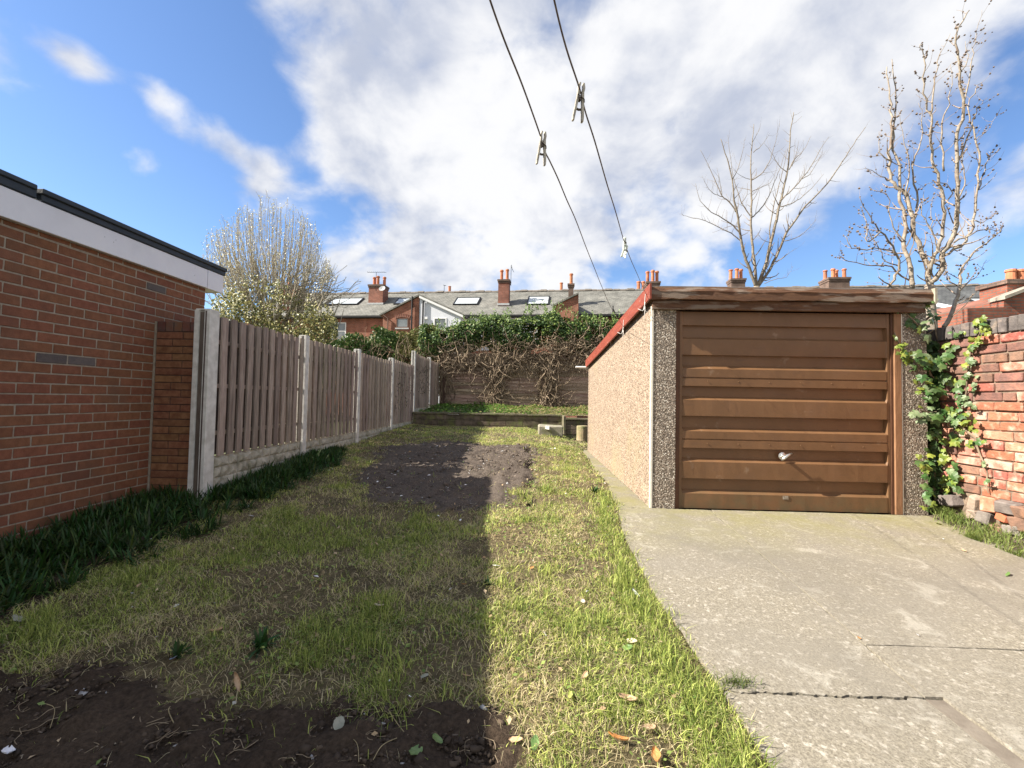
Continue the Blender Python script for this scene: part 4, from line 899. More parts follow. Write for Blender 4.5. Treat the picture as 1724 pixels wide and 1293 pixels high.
def back_ivy():
    lm = mat('ivy_leaf_mass', None, attr='col', rough=.48, spec=.35, trans=.2)
    root = empty('ivy_hedge', 'overgrown ivy capping the back fence with green leaves above bare brown stems', 'ivy', (-.5, 15.1, -.4)); O = np.array(root.location)
    n = 34000; px = rng.uniform(700, 1110, n); top = np.interp(px, [a for a, b in TOP], [b for a, b in TOP]); X = (px-883)/753*15.0
    bump_ = 14*(fbm(X, X*0, .5, 3)-.5)*2+8*(rng.random(n)-.5)
    zt = (672-top+bump_)/753*15.0+.0
    zb = (672-(596+20*(fbm(X, X*0, .7, 9)-.5)*2-12*np.exp(-((px-930)/60)**2)))/753*15.0
    t = rng.random(n)**.8; Z = zb+(zt-zb)*t; Z = np.where(Z < 1.3, 1.3+rng.random(n)*.3, Z)
    prof = np.sin(np.clip(t, .02, .98)*np.pi)**.6
    d = rng.uniform(-1, 1, n); d = np.sign(d)*np.abs(d)**.4
    Y = 15.53+d*.46*prof*(.75+.5*fbm(X, Z, .5, 15))
    gap = fbm(X, Z, .35, 71, 3); k = (gap > .36) | (d > .2); 
    nr = np.stack([np.zeros(n), -np.where(d < 0, .8, -.8), .45+t*.6], -1)
    tt = rng.random((n, 1)); col = np.array([.024, .058, .014])*(1-tt)+np.array([.075, .135, .034])*tt; y_ = rng.random((n, 1)) < (.18+.2*(t[:, None] > .8)); col = np.where(y_, np.array([.20, .27, .07]), col)
    brn = rng.random((n, 1)) < np.clip(.45-t[:, None]*1.6, 0, 1); col = np.where(brn, np.array([.20, .14, .08]), col)
    c = np.stack([X, Y, Z], -1)[k]; s = rng.uniform(.028, .06, len(c))
    # sprigs sticking out of the top
    sp = []
    for _ in range(110):
        x = random.uniform(-3.2, 4); tp = np.interp(883+x/15*753, [a for a, b in TOP], [b for a, b in TOP]); z0 = (672-tp)/753*15-.1; L_ = random.uniform(.15, .42); a = random.uniform(-.5, .5); y = 15+random.uniform(-.4, .4)
        for q in range(14): u = q/14; sp.append((x+a*u*L_+random.gauss(0, .03), y+random.gauss(0, .03), z0+u*L_))
    sp = np.array(sp); c2 = np.concatenate([c, sp]); nr2 = np.concatenate([nr[k], np.tile([0, -.5, .6], (len(sp), 1))]); s2 = np.concatenate([s, rng.uniform(.02, .045, len(sp))])
    col2 = np.concatenate([col[k], np.tile([.13, .2, .05], (len(sp), 1))*rng.uniform(.7, 1.3, (len(sp), 1))])
    tag(link('leaves', leafcloud(c2-O, s2, nr2, col2, 'leaves', lm), root), kind='stuff')
    # bare stems: matted band, two trunks on the posts, trailing runners
    wood = mat('dead_ivy_wood', (.16, .115, .08), (.34, .27, .19), 9, .9, .5, 50, c3=(.10, .07, .05), s3=4)
    st = MB()
    def wig(p, d, L_, r, n_=7, w=.35):
        pts = [Vector(p)]; d = Vector(d).normalized()
        for i in range(n_):
            d = (d+Vector((random.gauss(0, w), random.gauss(0, w*.5), random.gauss(0, w)))).normalized(); q = pts[-1]+d*(L_/n_)
            q.y = min(q.y, 15.22); pts.append(q)
        st.tube(pts, [r*(1-.6*i/n_) for i in range(n_+1)], 4)
    P = lambda x, y, Y=15.0: at(x, y, Y)
    for _ in range(700):
        x = random.uniform(735, 1060); cy = np.interp(x, [735, 800, 860, 925, 1000, 1060], [590, 600, 600, 585, 575, 575]); y = random.gauss(cy+7, 13); p = P(x, y, random.uniform(15.02, 15.24))
        wig(p, (random.uniform(-1, 1), random.uniform(-.2, .2), random.uniform(-.7, .5)), random.uniform(.3, .9), random.uniform(.008, .02))
    for tx, base_y, spread in ((838, 685, .13), (926, 685, .16)):
        for _ in range(105):
            p = P(random.gauss(tx, spread*40), random.uniform(600, base_y), random.uniform(14.95, 15.2))
            wig(p, (random.uniform(-.4, .4), 0, random.choice((-1, 1))), random.uniform(.3, .9), random.uniform(.008, .022), w=.28)
        for _ in range(60):
            p = P(random.gauss(tx, 12), random.uniform(650, base_y), 15.05); wig(p, (random.choice((-1, 1)), -.1, random.uniform(-.3, .4)), random.uniform(.4, 1.0), random.uniform(.006, .014))
    for _ in range(70):
        x = random.uniform(745, 1010); p = P(x, random.uniform(605, 680), 15.18); wig(p, (random.uniform(-1, 1), 0, random.uniform(-.5, .3)), random.uniform(.3, 1.1), random.uniform(.005, .012), w=.3)
    for _ in range(50):
        x = random.uniform(760, 1000); p = P(x, random.uniform(590, 610), 15.1); wig(p, (random.uniform(-.3, .3), 0, -1), random.uniform(.4, 1.0), random.uniform(.006, .012), w=.2)
    for _ in range(60):
        x = random.uniform(735, 760); p = P(x, random.uniform(600, 690), 15.2); wig(p, (random.uniform(-.3, .3), 0, -1), random.uniform(.4, .9), random.uniform(.01, .02), w=.2)
    st.v = [(a-O[0], b-O[1], c_-O[2]) for a, b, c_ in st.v]
    tag(st.build('stems', wood, root), kind='stuff')
    # dead brown leaves caught in the stems
    n = 5200; px = rng.uniform(735, 1050, n); py = rng.normal(596, 18, n); k = rng.random(n) < .45; px[k] = np.where(rng.random(k.sum()) < .5, rng.normal(838, 11, k.sum()), rng.normal(926, 13, k.sum())); py[k] = rng.uniform(600, 688, k.sum())
    Y = rng.uniform(15.0, 15.24, n); c = np.stack([(px-883)/753*Y, Y, (672-py)/753*Y], -1); t = rng.random((n, 1))
    tag(link('dead_leaves', leafcloud(c-O, rng.uniform(.015, .035, n), np.tile([0, -.6, .3], (n, 1)), np.array([.13, .09, .055])*(1-t)+np.array([.36, .29, .2])*t, 'dead_leaves', lm), root), kind='stuff')
    # bushes beyond the left fence
    for x0, x1, yy, n, lab, yel in ((555, 640, 16.0, 11000, 'dark glossy evergreen shrub beyond the slat fence below the red brick houses', 0), (615, 742, 16.4, 17000, 'sprawling ivy bush with some brown stems beyond the far end of the slat fence', 1)):
        r2 = empty('shrub', lab, 'shrub', (((x0+x1)/2-883)/753*yy, yy, -.7)); O2 = np.array(r2.location)
        px = rng.uniform(x0, x1, n); ed = np.clip(np.minimum(px-x0, x1-px)/22, 0, 1)**.5 if yel == 0 else np.clip((px-x0)/22, 0, 1)**.5
        top = np.interp(px, [a for a, b in TOP], [b for a, b in TOP])+(1-ed)*22; X = (px-883)/753*yy; zt = (668-top)/753*yy+.25*(fbm(X, X*0, .6, 22)-.5)*2; zb = .1; t = rng.random(n)**.7; Z = zb+(zt-zb)*t
        d = rng.uniform(-1, 1, n); d = np.sign(d)*np.abs(d)**.5; Y = yy+d*.9*(.6+.6*fbm(X, Z, .5, 5)); k = (fbm(X, Z, .4, 31, 3) > .36) | (d > .1)
        tt = rng.random((n, 1)); col = np.array([.03, .07, .018])*(1-tt)+np.array([.085, .15, .04])*tt; bz = (vnoise(X, Z, .6, 44)[:, None] > .55) & (yel == 1); col = np.where(bz, np.array([.16, .16, .06])*(.7+.8*tt), col); col = np.where(rng.random((n, 1)) < .12, np.array([.26, .3, .12]), col)
        c = np.stack([X, Y, Z], -1)[k]; tag(link('crown', leafcloud(c-O2, rng.uniform(.03, .06, len(c)), np.stack([0*d, -np.sign(d)*.7, .6+0*d], -1)[k], col[k], 'crown', lm), r2), kind='stuff')
        st = MB()
        for _ in range(90 if yel else 40):
            p = Vector((random.uniform((x0-883)/753*yy, (x1-883)/753*yy), yy+random.uniform(-.8, .5), random.uniform(.2, 1.7))); wig(p, (random.uniform(-.6, .6), 0, 1), random.uniform(.4, .9), random.uniform(.008, .016))
        for _ in range(4): wig((random.uniform((x0-883)/753*yy+.2, (x1-883)/753*yy-.2), yy, -.9), (0, 0, 1), 1.6, .035)
        st.v = [(a-O2[0], b-O2[1], c_-O2[2]) for a, b, c_ in st.v]; tag(st.build('stems', wood, r2), kind='stuff')
    # creeper bits on far fence panels
    P5 = []
    for _ in range(260):
        y = random.choice((random.gauss(10.6, .35), random.gauss(12.9, .35))); P5.append((-2.925, y, random.uniform(-.3, .6) if y < 11.5 else random.uniform(.1, .9)))
    P5 = np.array(P5); cr = empty('creeper', 'sparse dark creeper leaves climbing the far panels of the slat fence', 'creeper', (-2.92, 10.6, -.7))
    tag(link('leaves', leafcloud(P5-np.array(cr.location), rng.uniform(.012, .03, len(P5)), np.tile([1, 0, 0], (len(P5), 1)), np.tile([.05, .045, .03], (len(P5), 1)), 'leaves', lm), cr), kind='stuff')
back_ivy()

# ------------------------------------------------------------------ ivy by the garage's right pillar
def ivy_leaf_mesh(m, k):
    pts = [(0, 0), (.30, -.12), (.52, .10), (.34, .34), (.44, .62), (.16, .66), (0, 1.0), (-.16, .66), (-.44, .62), (-.34, .34), (-.52, .10), (-.30, -.12)]
    b = MB(); n = len(pts); r = random.Random(k)
    b.v = [(x*(1+r.uniform(-.1, .1)), y-.35, -.22*abs(x)-.12*(y-.4)**2+r.uniform(-.03, .03)) for x, y in pts]+[(0, .0, .05)]
    b.f = [(i, (i+1) % n, n) for i in range(n)]
    return b.mesh('leaf', m)
def near_ivy():
    root = empty('ivy_plant', 'green ivy climbing the gap between garage pillar and old brick wall', 'ivy', (3.9, 4.25, -1.0)); O = Vector(root.location)
    L1 = mat('ivy_dark', (.035, .085, .022), (.065, .13, .035), 30, .45, .2, 60, c3=(.10, .15, .05), s3=12, rand=.25, spec=.35, trans=.1); L2 = mat('ivy_yellow', (.17, .24, .04), (.27, .31, .065), 30, .35, .2, c3=(.12, .19, .04), s3=14, rand=.2, trans=.3); L3 = mat('ivy_pale', (.12, .18, .08), (.20, .25, .13), 25, .42, .2, rand=.2, spec=.4, trans=.15)
    M = {c: [ivy_leaf_mesh(m, k) for k in range(5)] for c, m in (('d', L1), ('y', L2), ('p', L3))}
    # clusters: px, py, depth mode, spread px, count, leaf size, palette
    cl = [(1515, 520, 'f', 5, 3, .05, 'd'), (1535, 540, 'f', 7, 5, .055, 'd'), (1548, 555, 'f', 6, 3, .07, 'p'), (1566, 535, 'g', 9, 8, .05, 'p'), (1573, 522, 'g', 8, 7, .045, 'p'),
          (1508, 568, 'f', 3, 3, .03, 'y'), (1518, 590, 'f', 7, 8, .045, 'y'), (1530, 600, 'f', 8, 10, .05, 'y'), (1542, 610, 'g', 9, 10, .065, 'd'), (1560, 615, 'g', 10, 12, .08, 'd'), (1575, 612, 'g', 9, 9, .08, 'p'), (1595, 608, 'g', 8, 8, .08, 'd'), (1600, 590, 'w', 7, 6, .07, 'd'),
          (1552, 650, 'g', 9, 9, .055, 'y'), (1562, 640, 'g', 8, 8, .06, 'y'), (1545, 640, 'f', 5, 4, .045, 'y'), (1588, 640, 'g', 10, 12, .08, 'd'), (1575, 665, 'g', 9, 10, .075, 'd'), (1545, 690, 'g', 9, 12, .06, 'p'), (1560, 700, 'g', 8, 10, .065, 'p'), (1583, 695, 'g', 9, 12, .08, 'd'),
          (1605, 655, 'w', 8, 8, .06, 'd'), (1610, 690, 'w', 9, 9, .065, 'd'), (1608, 710, 'w', 9, 8, .06, 'p'), (1625, 715, 'w', 8, 9, .055, 'y'), (1635, 735, 'w', 7, 7, .05, 'y'), (1600, 740, 'w', 7, 7, .055, 'y'), (1595, 765, 'w', 8, 8, .055, 'y'), (1580, 735, 'g', 9, 10, .07, 'd'),
          (1560, 770, 'g', 8, 9, .055, 'y'), (1558, 790, 'g', 8, 8, .055, 'y'), (1575, 800, 'g', 10, 12, .07, 'd'), (1598, 800, 'w', 10, 12, .065, 'y'), (1605, 815, 'w', 8, 8, .06, 'p'), (1570, 825, 'g', 10, 10, .07, 'd'), (1566, 848, 'g', 6, 5, .06, 'y'), (1590, 830, 'w', 8, 6, .05, 'd'),
          (1655, 550, 'w', 7, 9, .045, 'y'), (1645, 565, 'w', 7, 10, .045, 'y'), (1640, 585, 'w', 6, 8, .045, 'y'), (1632, 605, 'w', 5, 7, .045, 'p'), (1630, 630, 'w', 5, 7, .04, 'p'), (1634, 655, 'w', 4, 6, .04, 'p'), (1628, 680, 'w', 6, 6, .045, 'p'), (1610, 560, 'w', 6, 5, .04, 'd'),
          (1655, 745, 'w', 4, 4, .035, 'y'), (1658, 780, 'w', 3, 3, .03, 'p'), (1662, 810, 'w', 3, 3, .03, 'p')]
    st = MB(); cen = []
    for px, py, mo, sp, cnt, sz, pal in cl:
        for _ in range(cnt):
            x, y = random.gauss(px, sp), random.gauss(py, sp)
            if mo == 'f': p = at(x, y, GY0-random.uniform(.01, .05)); n = Vector((random.uniform(-.5, .1), -1, .4))
            elif mo == 'g': p = at(x, y, GY0-random.uniform(-.12, .14)); n = Vector((random.uniform(-.7, .2), -1, .6))
            else: p = atx(x, y, 3.885-random.uniform(.015, .07)); n = Vector((-1, -.35, .4))
            if mo == 'g' and p.x > 3.87: p.x = 3.86
            c = pal if random.random() < .66 else random.choice('dddyp')
            n = (n+Vector((random.gauss(0, .35), random.gauss(0, .35), random.gauss(0, .35)))).normalized()
            q = n.to_track_quat('Z', 'Y'); q = q @ Euler((0, 0, math.pi+random.gauss(0, .7))).to_quaternion()
            o = link('leaf', random.choice(M[c]), root, p-O); o.rotation_mode = 'QUATERNION'; o.rotation_quaternion = q; s = sz*random.uniform(.75, 1.4); o.scale = (s, s, s)
        cen.append((px, py, mo))
    def P(px, py, mo): return at(px, py, GY0-.01) if mo == 'f' else (at(px, py, GY0+.04) if mo == 'g' else atx(px, py, 3.87))
    for chain in ([(1575, 865, 'g'), (1572, 800, 'g'), (1580, 720, 'g'), (1576, 640, 'g'), (1582, 580, 'g'), (1570, 530, 'g')], [(1590, 860, 'g'), (1590, 780, 'g'), (1584, 700, 'g'), (1590, 620, 'g')], [(1578, 640, 'g'), (1550, 615, 'f'), (1518, 590, 'f'), (1506, 560, 'f')], [(1570, 530, 'g'), (1545, 550, 'f'), (1515, 518, 'f')],
                  [(1590, 760, 'g'), (1612, 715, 'w'), (1630, 660, 'w'), (1632, 600, 'w'), (1655, 550, 'w')], [(1612, 715, 'w'), (1640, 735, 'w'), (1658, 780, 'w'), (1664, 830, 'w')], [(1585, 700, 'g'), (1548, 690, 'f')]):
        pts = [P(*c) for c in chain]; ref = []
        for a, b in zip(pts[:-1], pts[1:]):
            for t in (0, .33, .66): ref.append(a.lerp(b, t)+Vector((random.gauss(0, .008), random.gauss(0, .008), random.gauss(0, .008))))
        ref.append(pts[-1]); st.tube(ref, [.011*(1-.7*i/len(ref)) for i in range(len(ref))], 5)
    for i in range(60):   # filler stems in the dark gap
        z = random.uniform(-1, .5); st.tube([(3.75+random.random()*.11, 4.3+random.random()*.3, z), (3.75+random.random()*.11, 4.3+random.random()*.3, z+.15), (3.75+random.random()*.11, 4.3+random.random()*.3, z+.3)], .006, 4)
    st.build('stem', MATS['dead_ivy_wood'], root, off=O)
    # shaded inner leaves
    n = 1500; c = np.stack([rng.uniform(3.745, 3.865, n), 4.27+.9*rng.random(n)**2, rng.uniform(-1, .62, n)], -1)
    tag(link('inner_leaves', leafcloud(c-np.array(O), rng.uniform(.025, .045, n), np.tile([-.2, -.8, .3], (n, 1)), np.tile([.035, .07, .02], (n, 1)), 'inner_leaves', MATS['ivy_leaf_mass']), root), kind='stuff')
near_ivy()

# ------------------------------------------------------------------ terraced houses behind
def tex_mat(name, kind, c1, c2, mort, bw, bh, ms, rough=.9, axis='wall'):
    m = bpy.data.materials.new(name); m.use_nodes = True; nt = m.node_tree; N = nt.nodes; L = nt.links; b = N['Principled BSDF']; b.inputs['Roughness'].default_value = rough; b.inputs['Specular IOR Level'].default_value = .25
    tc = N.new('ShaderNodeTexCoord'); sp = N.new('ShaderNodeSeparateXYZ'); L.new(tc.outputs['Object'], sp.inputs[0]); cb = N.new('ShaderNodeCombineXYZ')
    ad = N.new('ShaderNodeMath'); ad.operation = 'ADD'; L.new(sp.outputs[0], ad.inputs[0])
    if axis == 'wall': L.new(sp.outputs[1], ad.inputs[1]); L.new(ad.outputs[0], cb.inputs[0]); L.new(sp.outputs[2], cb.inputs[1])
    else: ad.inputs[1].default_value = 0; L.new(ad.outputs[0], cb.inputs[0]); a2 = N.new('ShaderNodeMath'); a2.operation = 'MULTIPLY'; a2.inputs[1].default_value = 1.21; L.new(sp.outputs[1], a2.inputs[0]); L.new(a2.outputs[0], cb.inputs[1])
    bt = N.new('ShaderNodeTexBrick'); L.new(cb.outputs[0], bt.inputs['Vector']); bt.inputs['Color1'].default_value = (*c1, 1); bt.inputs['Color2'].default_value = (*c2, 1); bt.inputs['Mortar'].default_value = (*mort, 1)
    bt.inputs['Scale'].default_value = 1; bt.inputs['Brick Width'].default_value = bw; bt.inputs['Row Height'].default_value = bh; bt.inputs['Mortar Size'].default_value = ms; bt.inputs['Bias'].default_value = -.1
    n = N.new('ShaderNodeTexNoise'); n.inputs['Scale'].default_value = 1.3; n.inputs['Detail'].default_value = 7; n.inputs['Roughness'].default_value = .65; L.new(tc.outputs['Object'], n.inputs['Vector'])
    mr = N.new('ShaderNodeMapRange'); L.new(n.outputs[0], mr.inputs[0]); mr.inputs[1].default_value = .3; mr.inputs[2].default_value = .7; mr.inputs[3].default_value = .62; mr.inputs[4].default_value = 1.35
    mx = N.new('ShaderNodeMix'); mx.data_type = 'RGBA'; mx.blend_type = 'MULTIPLY'; mx.inputs[0].default_value = 1; L.new(bt.outputs[0], mx.inputs[6]); L.new(mr.outputs[0], mx.inputs[7]); L.new(mx.outputs[2], b.inputs['Base Color'])
    bp = N.new('ShaderNodeBump'); bp.inputs['Strength'].default_value = .5; bp.inputs['Distance'].default_value = .02; L.new(bt.outputs['Fac'], bp.inputs['Height']); bp.invert = True; L.new(bp.outputs[0], b.inputs['Normal'])
    return m
def terrace():
    ang = R(-6); ex = Vector((math.cos(ang), math.sin(ang), 0)); ey = Vector((-math.sin(ang), math.cos(ang), 0)); B0 = Vector((0, 32, -1.5)); w = 5.15
    bk = tex_mat('house_brick', 'b', (.27, .085, .052), (.36, .125, .075), (.24, .17, .13), .23, .076, .012); slate = tex_mat('slate', 's', (.150, .150, .135), (.21, .205, .185), (.09, .088, .08), .26, .20, .010, .75, 'roof')
    slate2 = tex_mat('slate_dark', 's', (.085, .088, .09), (.12, .125, .125), (.05, .05, .05), .26, .20, .010, .7, 'roof')
    ren = mat('white_render', (.60, .62, .68), (.66, .68, .73), 4, .9); dk = mat('gutter_black', (.02, .02, .022), rough=.5); wf = mat('window_frame_white', (.75, .75, .75), rough=.5)
    gl = mat('window_glass', (.10, .12, .13), (.2, .22, .23), 2, .08, spec=.8); sg = mat('skylight_glass', (.42, .46, .47), (.55, .58, .58), 3, .15, spec=.8); lead = mat('lead', (.36, .37, .38), (.45, .46, .46), 6, .6)
    pot = mat('chimney_pot', (.42, .15, .075), (.55, .22, .12), 6, .85, c3=(.22, .11, .08), s3=2); ridge = mat('ridge_tile', (.13, .115, .10), (.19, .165, .14), 6, .9); sbk = tex_mat('stack_brick', 'b', (.24, .080, .052), (.32, .115, .075), (.16, .12, .10), .23, .076, .012); sooty = tex_mat('stack_brick_sooty', 'b', (.15, .10, .08), (.2, .13, .1), (.10, .08, .07), .23, .076, .012)
    ZE, ZR, D = 7.6, 10.28, 4.15      # eaves and ridge above the base at z -1.5, ridge depth
    def pl(root, px, py, ly):
        """pixel -> local point on the plane local y = ly"""
        d = ray(px, py); q = root.location+ey*ly; t = q.dot(ey)/d.dot(ey); p = d*t-root.location
        return Vector((p.dot(ex), p.dot(ey), p.z))
    def roofp(root, px, py):
        """pixel -> local point on the front roof slope"""
        d = ray(px, py); n = (ey*-(ZR-ZE)/D+Vector((0, 0, 1))); q = root.location+Vector((0, 0, ZE)); t = q.dot(n)/d.dot(n); p = d*t-root.location; return Vector((p.dot(ex), p.dot(ey), p.z))
    def stack(root, px0, px1, ytop, ypot, ybot, ly, npot, sooty_=False, both=False, aerial=None):
        a = pl(root, px0, ytop, ly); b = pl(root, px1, ytop, ly); zb = pl(root, px0, ybot, ly).z; zt = a.z; W_ = b.x-a.x; dp = W_*.8
        c = MB().box(a.x+.05, b.x-.05, ly, ly+dp, zb-.6, zt-.26).build('chimney', sooty if sooty_ else sbk, root)
        cap = MB().box(a.x+.01, b.x-.01, ly-.04, ly+dp+.04, zt-.258, zt-.13).box(a.x-.02, b.x+.02, ly-.08, ly+dp+.08, zt-.128, zt).build('chimney_cap', sooty, c)
        MB().box(a.x-.02, b.x+.02, ly-.06, ly-.002, zb-.05, zb+.1).build('flashing', lead, c)
        zp = pl(root, px0, ypot, ly+.1).z; h = zp-zt
        for k in range(npot):
            r_ = min(.135, W_/(npot*2.3)); x = a.x+W_*(k+.5)/npot; y = ly+dp*(.35 if k % 2 else .6)
            MB().lathe([(r_*1.1, -.02), (r_*1.0, .06), (r_*.88, h*.15), (r_*.82, h*.84), (r_*1.08, h*.86), (r_*1.08, h*.95), (r_*.9, h*random.uniform(.97, 1.03))], (x, y, zt), 12).build('chimney_pot', pot, c, smooth=False)
        if aerial:
            x = (a.x+b.x)/2 if aerial[0] == 0 else b.x+.1; zt2 = pl(root, px0, aerial[1], ly).z; m = MB().tube([(x, ly, zt-.5), (x, ly, zt2)], .018, 5)
            if aerial[2] == 'yagi':
                m.tube([(x-.75, ly, zt2), (x+.8, ly+.1, zt2)], .014, 4)
                for q in range(9): xx = x-.7+q*.17; m.tube([(xx, ly-.14, zt2+.02), (xx, ly+.14, zt2+.02)], .008, 4)
            else:
                m.tube([(x, ly, zt2-.1), (x+.22, ly, zt2-.55)], .012, 4); m.tube([(x+.05, ly-.1, zt2), (x+.05, ly+.3, zt2-.3)], .01, 4)
            m.build('aerial', dk, root)
        return c
    def skylight(root, x0, y0, x1, y1, frame=dk):
        a = roofp(root, x0, y1); b = roofp(root, x1, y1); c = roofp(root, x1, y0); d = roofp(root, x0, y0); xl, xr = min(a.x, d.x), max(b.x, c.x); yl, yh = a.y, c.y
        n = Vector((0, -(ZR-ZE)/D, 1)).normalized(); f = MB()
        def sl(x, y, o): return Vector((x, y, ZE+(ZR-ZE)/D*y))+n*o
        def slab(xa, xb, ya, yb, o0, o1): 
            v = [sl(xa, ya, o0), sl(xb, ya, o0), sl(xb, yb, o0), sl(xa, yb, o0), sl(xa, ya, o1), sl(xb, ya, o1), sl(xb, yb, o1), sl(xa, yb, o1)]; k = len(f.v); f.v += [tuple(q) for q in v]
            f.f += [tuple(k+i for i in q) for q in ((0, 3, 2, 1), (4, 5, 6, 7), (0, 1, 5, 4), (1, 2, 6, 5), (2, 3, 7, 6), (3, 0, 4, 7))]
        slab(xl, xl+.09, yl, yh, -.02, .10); slab(xr-.09, xr, yl, yh, -.02, .10); slab(xl+.092, xr-.092, yl, yl+.09, -.02, .10); slab(xl+.092, xr-.092, yh-.09, yh, -.02, .10)
        o = f.build('skylight', frame, root); f = MB()
        v = [sl(xl+.085, yl+.085, .07), sl(xr-.085, yl+.085, .07), sl(xr-.085, yh-.085, .07), sl(xl+.085, yh-.085, .07)]; f.quad(*v).build('skylight_glass', sg, o)
    def window(root, x0, y0, x1, y1, ly, bars=1, frame=wf, arch=False):
        a = pl(root, x0, y1, ly); b = pl(root, x1, y0, ly); f = MB(); t = .07
        f.box(a.x, a.x+t, ly-.03, ly+.03, a.z, b.z).box(b.x-t, b.x, ly-.03, ly+.03, a.z, b.z).box(a.x+t, b.x-t, ly-.028, ly+.028, b.z-t, b.z).box(a.x+t, b.x-t, ly-.028, ly+.028, a.z, a.z+t)
        if bars: zc = (a.z+b.z)/2; f.box(a.x+t, b.x-t, ly-.026, ly+.026, zc-.03, zc+.03)
        o = f.build('window', frame, root); MB().box(a.x+t*.5, b.x-t*.5, ly-.008, ly+.008, a.z+t*.5, b.z-t*.5).build('pane', gl, o)
        if arch:
            for k in range(9):
                u = (k-4)/4.; x = (a.x+b.x)/2+u*(b.x-a.x)*.56; z = b.z+.16-.10*u*u; m = MB().box(-.045, .045, -.03, .03, -.11, .11).build('lintel_brick', sbk, o); m.location = (x, ly-.015, z); m.rotation_euler = (0, u*.35, 0)
        MB().box(a.x-.05, b.x+.05, ly-.07, ly+.02, a.z-.09, a.z-.002).build('sill', lead, o)
    def house(s, label, feats):
        root = empty('terraced_house', label, 'house', B0+ex*s, ang, 'terraced houses behind the garden')
        g = .004
        MB().box(g, w-g, .25, 8.0, 0, ZE-.02).build('wall', bk, root)
        r_ = MB(); T = .12; sl_ = (ZR-ZE)/D
        r_.prism([(0, ZE), (D, ZR), (2*D+.05, ZE), (2*D+.05, ZE-T), (D, ZR-T), (0, ZE-T)], 'x', g, w-g).build('roof', slate if s < 20 else slate2, root)
        rt_ = MB(); x = g
        k = 0
        while x < w-g-.05:
            x2 = min(x+.45, w-g); zz = .02*(k % 2)+random.uniform(-.008, .008); rt_.prism([(D-.16, ZR-.06+zz), (D-.05, ZR+.075+zz), (D+.05, ZR+.075+zz), (D+.16, ZR-.06+zz)], 'x', x+.004, x2-.004); x = x2; k += 1
        for q in (.9, 2.5, 4.2): rt_.prism([(D-.17, ZR-.02), (D-.06, ZR+.13), (D+.06, ZR+.13), (D+.17, ZR-.02)], 'x', q, q+.5)
        tag(rt_.build('ridge_tiles', ridge, root), kind='stuff')
        MB().box(g, w-g, -.11, -.012, ZE-.16, ZE-.05).box(g, w-g, .0, .245, ZE-.20, ZE-.13).build('gutter', dk, root)
        feats(root); return root
    def outrigger(root, apex, edge, depth, wall_m, side, label=None, low=None):
        """two storey rear wing: apex and edge pixels of its mono-pitch roof end, front plane local y -depth"""
        A = pl(root, apex[0], apex[1], -depth); E = pl(root, edge[0], edge[1], -depth); m = MB()
        m.prism([(A.x, 0), (E.x, 0), (E.x, E.z), (A.x, A.z)], 'y', -depth, .20).build('wing_wall', wall_m, root)
        sgn = 1 if E.x > A.x else -1; sl_ = (E.z-A.z)/(E.x-A.x); x2 = E.x+sgn*.22
        z = lambda x: A.z+sl_*(x-A.x)
        # roof of the wing runs back until it meets the main slope
        yb = lambda zz: max(0.2, (zz-ZE)/(ZR-ZE)*D)
        T = .11; r_ = MB(); pa = (A.x-(.0 if not low else 0), z(A.x)); pe = (x2, z(x2))
        P_ = [(pa[0], -depth-.12, pa[1]+.02), (pe[0], -depth-.12, pe[1]+.02), (pe[0], yb(pe[1]), pe[1]+.02), (pa[0], yb(pa[1])+.1, pa[1]+.02)]
        r_.v = P_+[(a, b_, c-(-T)) for a, b_, c in P_]; r_.f = [(0, 1, 2, 3), (4, 7, 6, 5), (0, 4, 5, 1), (1, 5, 6, 2), (2, 6, 7, 3), (3, 7, 4, 0)]; r_.build('wing_roof', slate, root)
        return A, E
    bd = [-6.9-5.15*k for k in (3, 2, 1, 0)]
    def f0(root): stack(root, 470, 500, 480, 462, 515, 1.0, 2)
    house(-22.35, 'terraced house with slate roof farthest left behind the bare tree', f0)
    def f1(root):
        skylight(root, 564, 503, 601, 514); window(root, 558, 543, 583, 572, -.0+.24)
    house(-17.2, 'red brick terraced house with slate roof, skylight and white window above the shrubs', f1)
    def f2(root):
        stack(root, 620, 646, 479, 464, 512, 1.9, 3, aerial=(0, 458.5, 'yagi'))
        skylight(root, 672, 503, 694, 513); A, E = outrigger(root, (706, 499), (645, 530), 3.0, bk, -1)
        window(root, 667, 535, 688, 552, -3.0, 0, mat('brown_window', (.12, .06, .04), rough=.6), arch=True)
        a = pl(root, 694, 499, -3.1); MB().tube([(a.x, -3.1, a.z), (a.x, -3.1, a.z-4)], .055, 8).build('drainpipe', dk, root)
        b = pl(root, 653, 536, -3.1); MB().tube([(b.x-.35, -3.1, b.z+.25), (b.x, -3.1, b.z), (b.x, -3.1, b.z-3)], .045, 6).build('drainpipe', mat('pipe_brown', (.14, .08, .06), rough=.6), root)
        d_ = pl(root, 644, 487, 1.8); MB().lathe([(.02, 0), (.20, .03), (.26, .10), (.25, .105), (.02, .03)], (0, 0, 0), 12).build('satellite_dish', lead, root).matrix_local = Matrix.Translation(d_) @ Matrix.Rotation(R(60), 4, 'X')
    house(-12.05, 'red brick terraced house with brick wing, arched window and wide chimney with an aerial', f2)
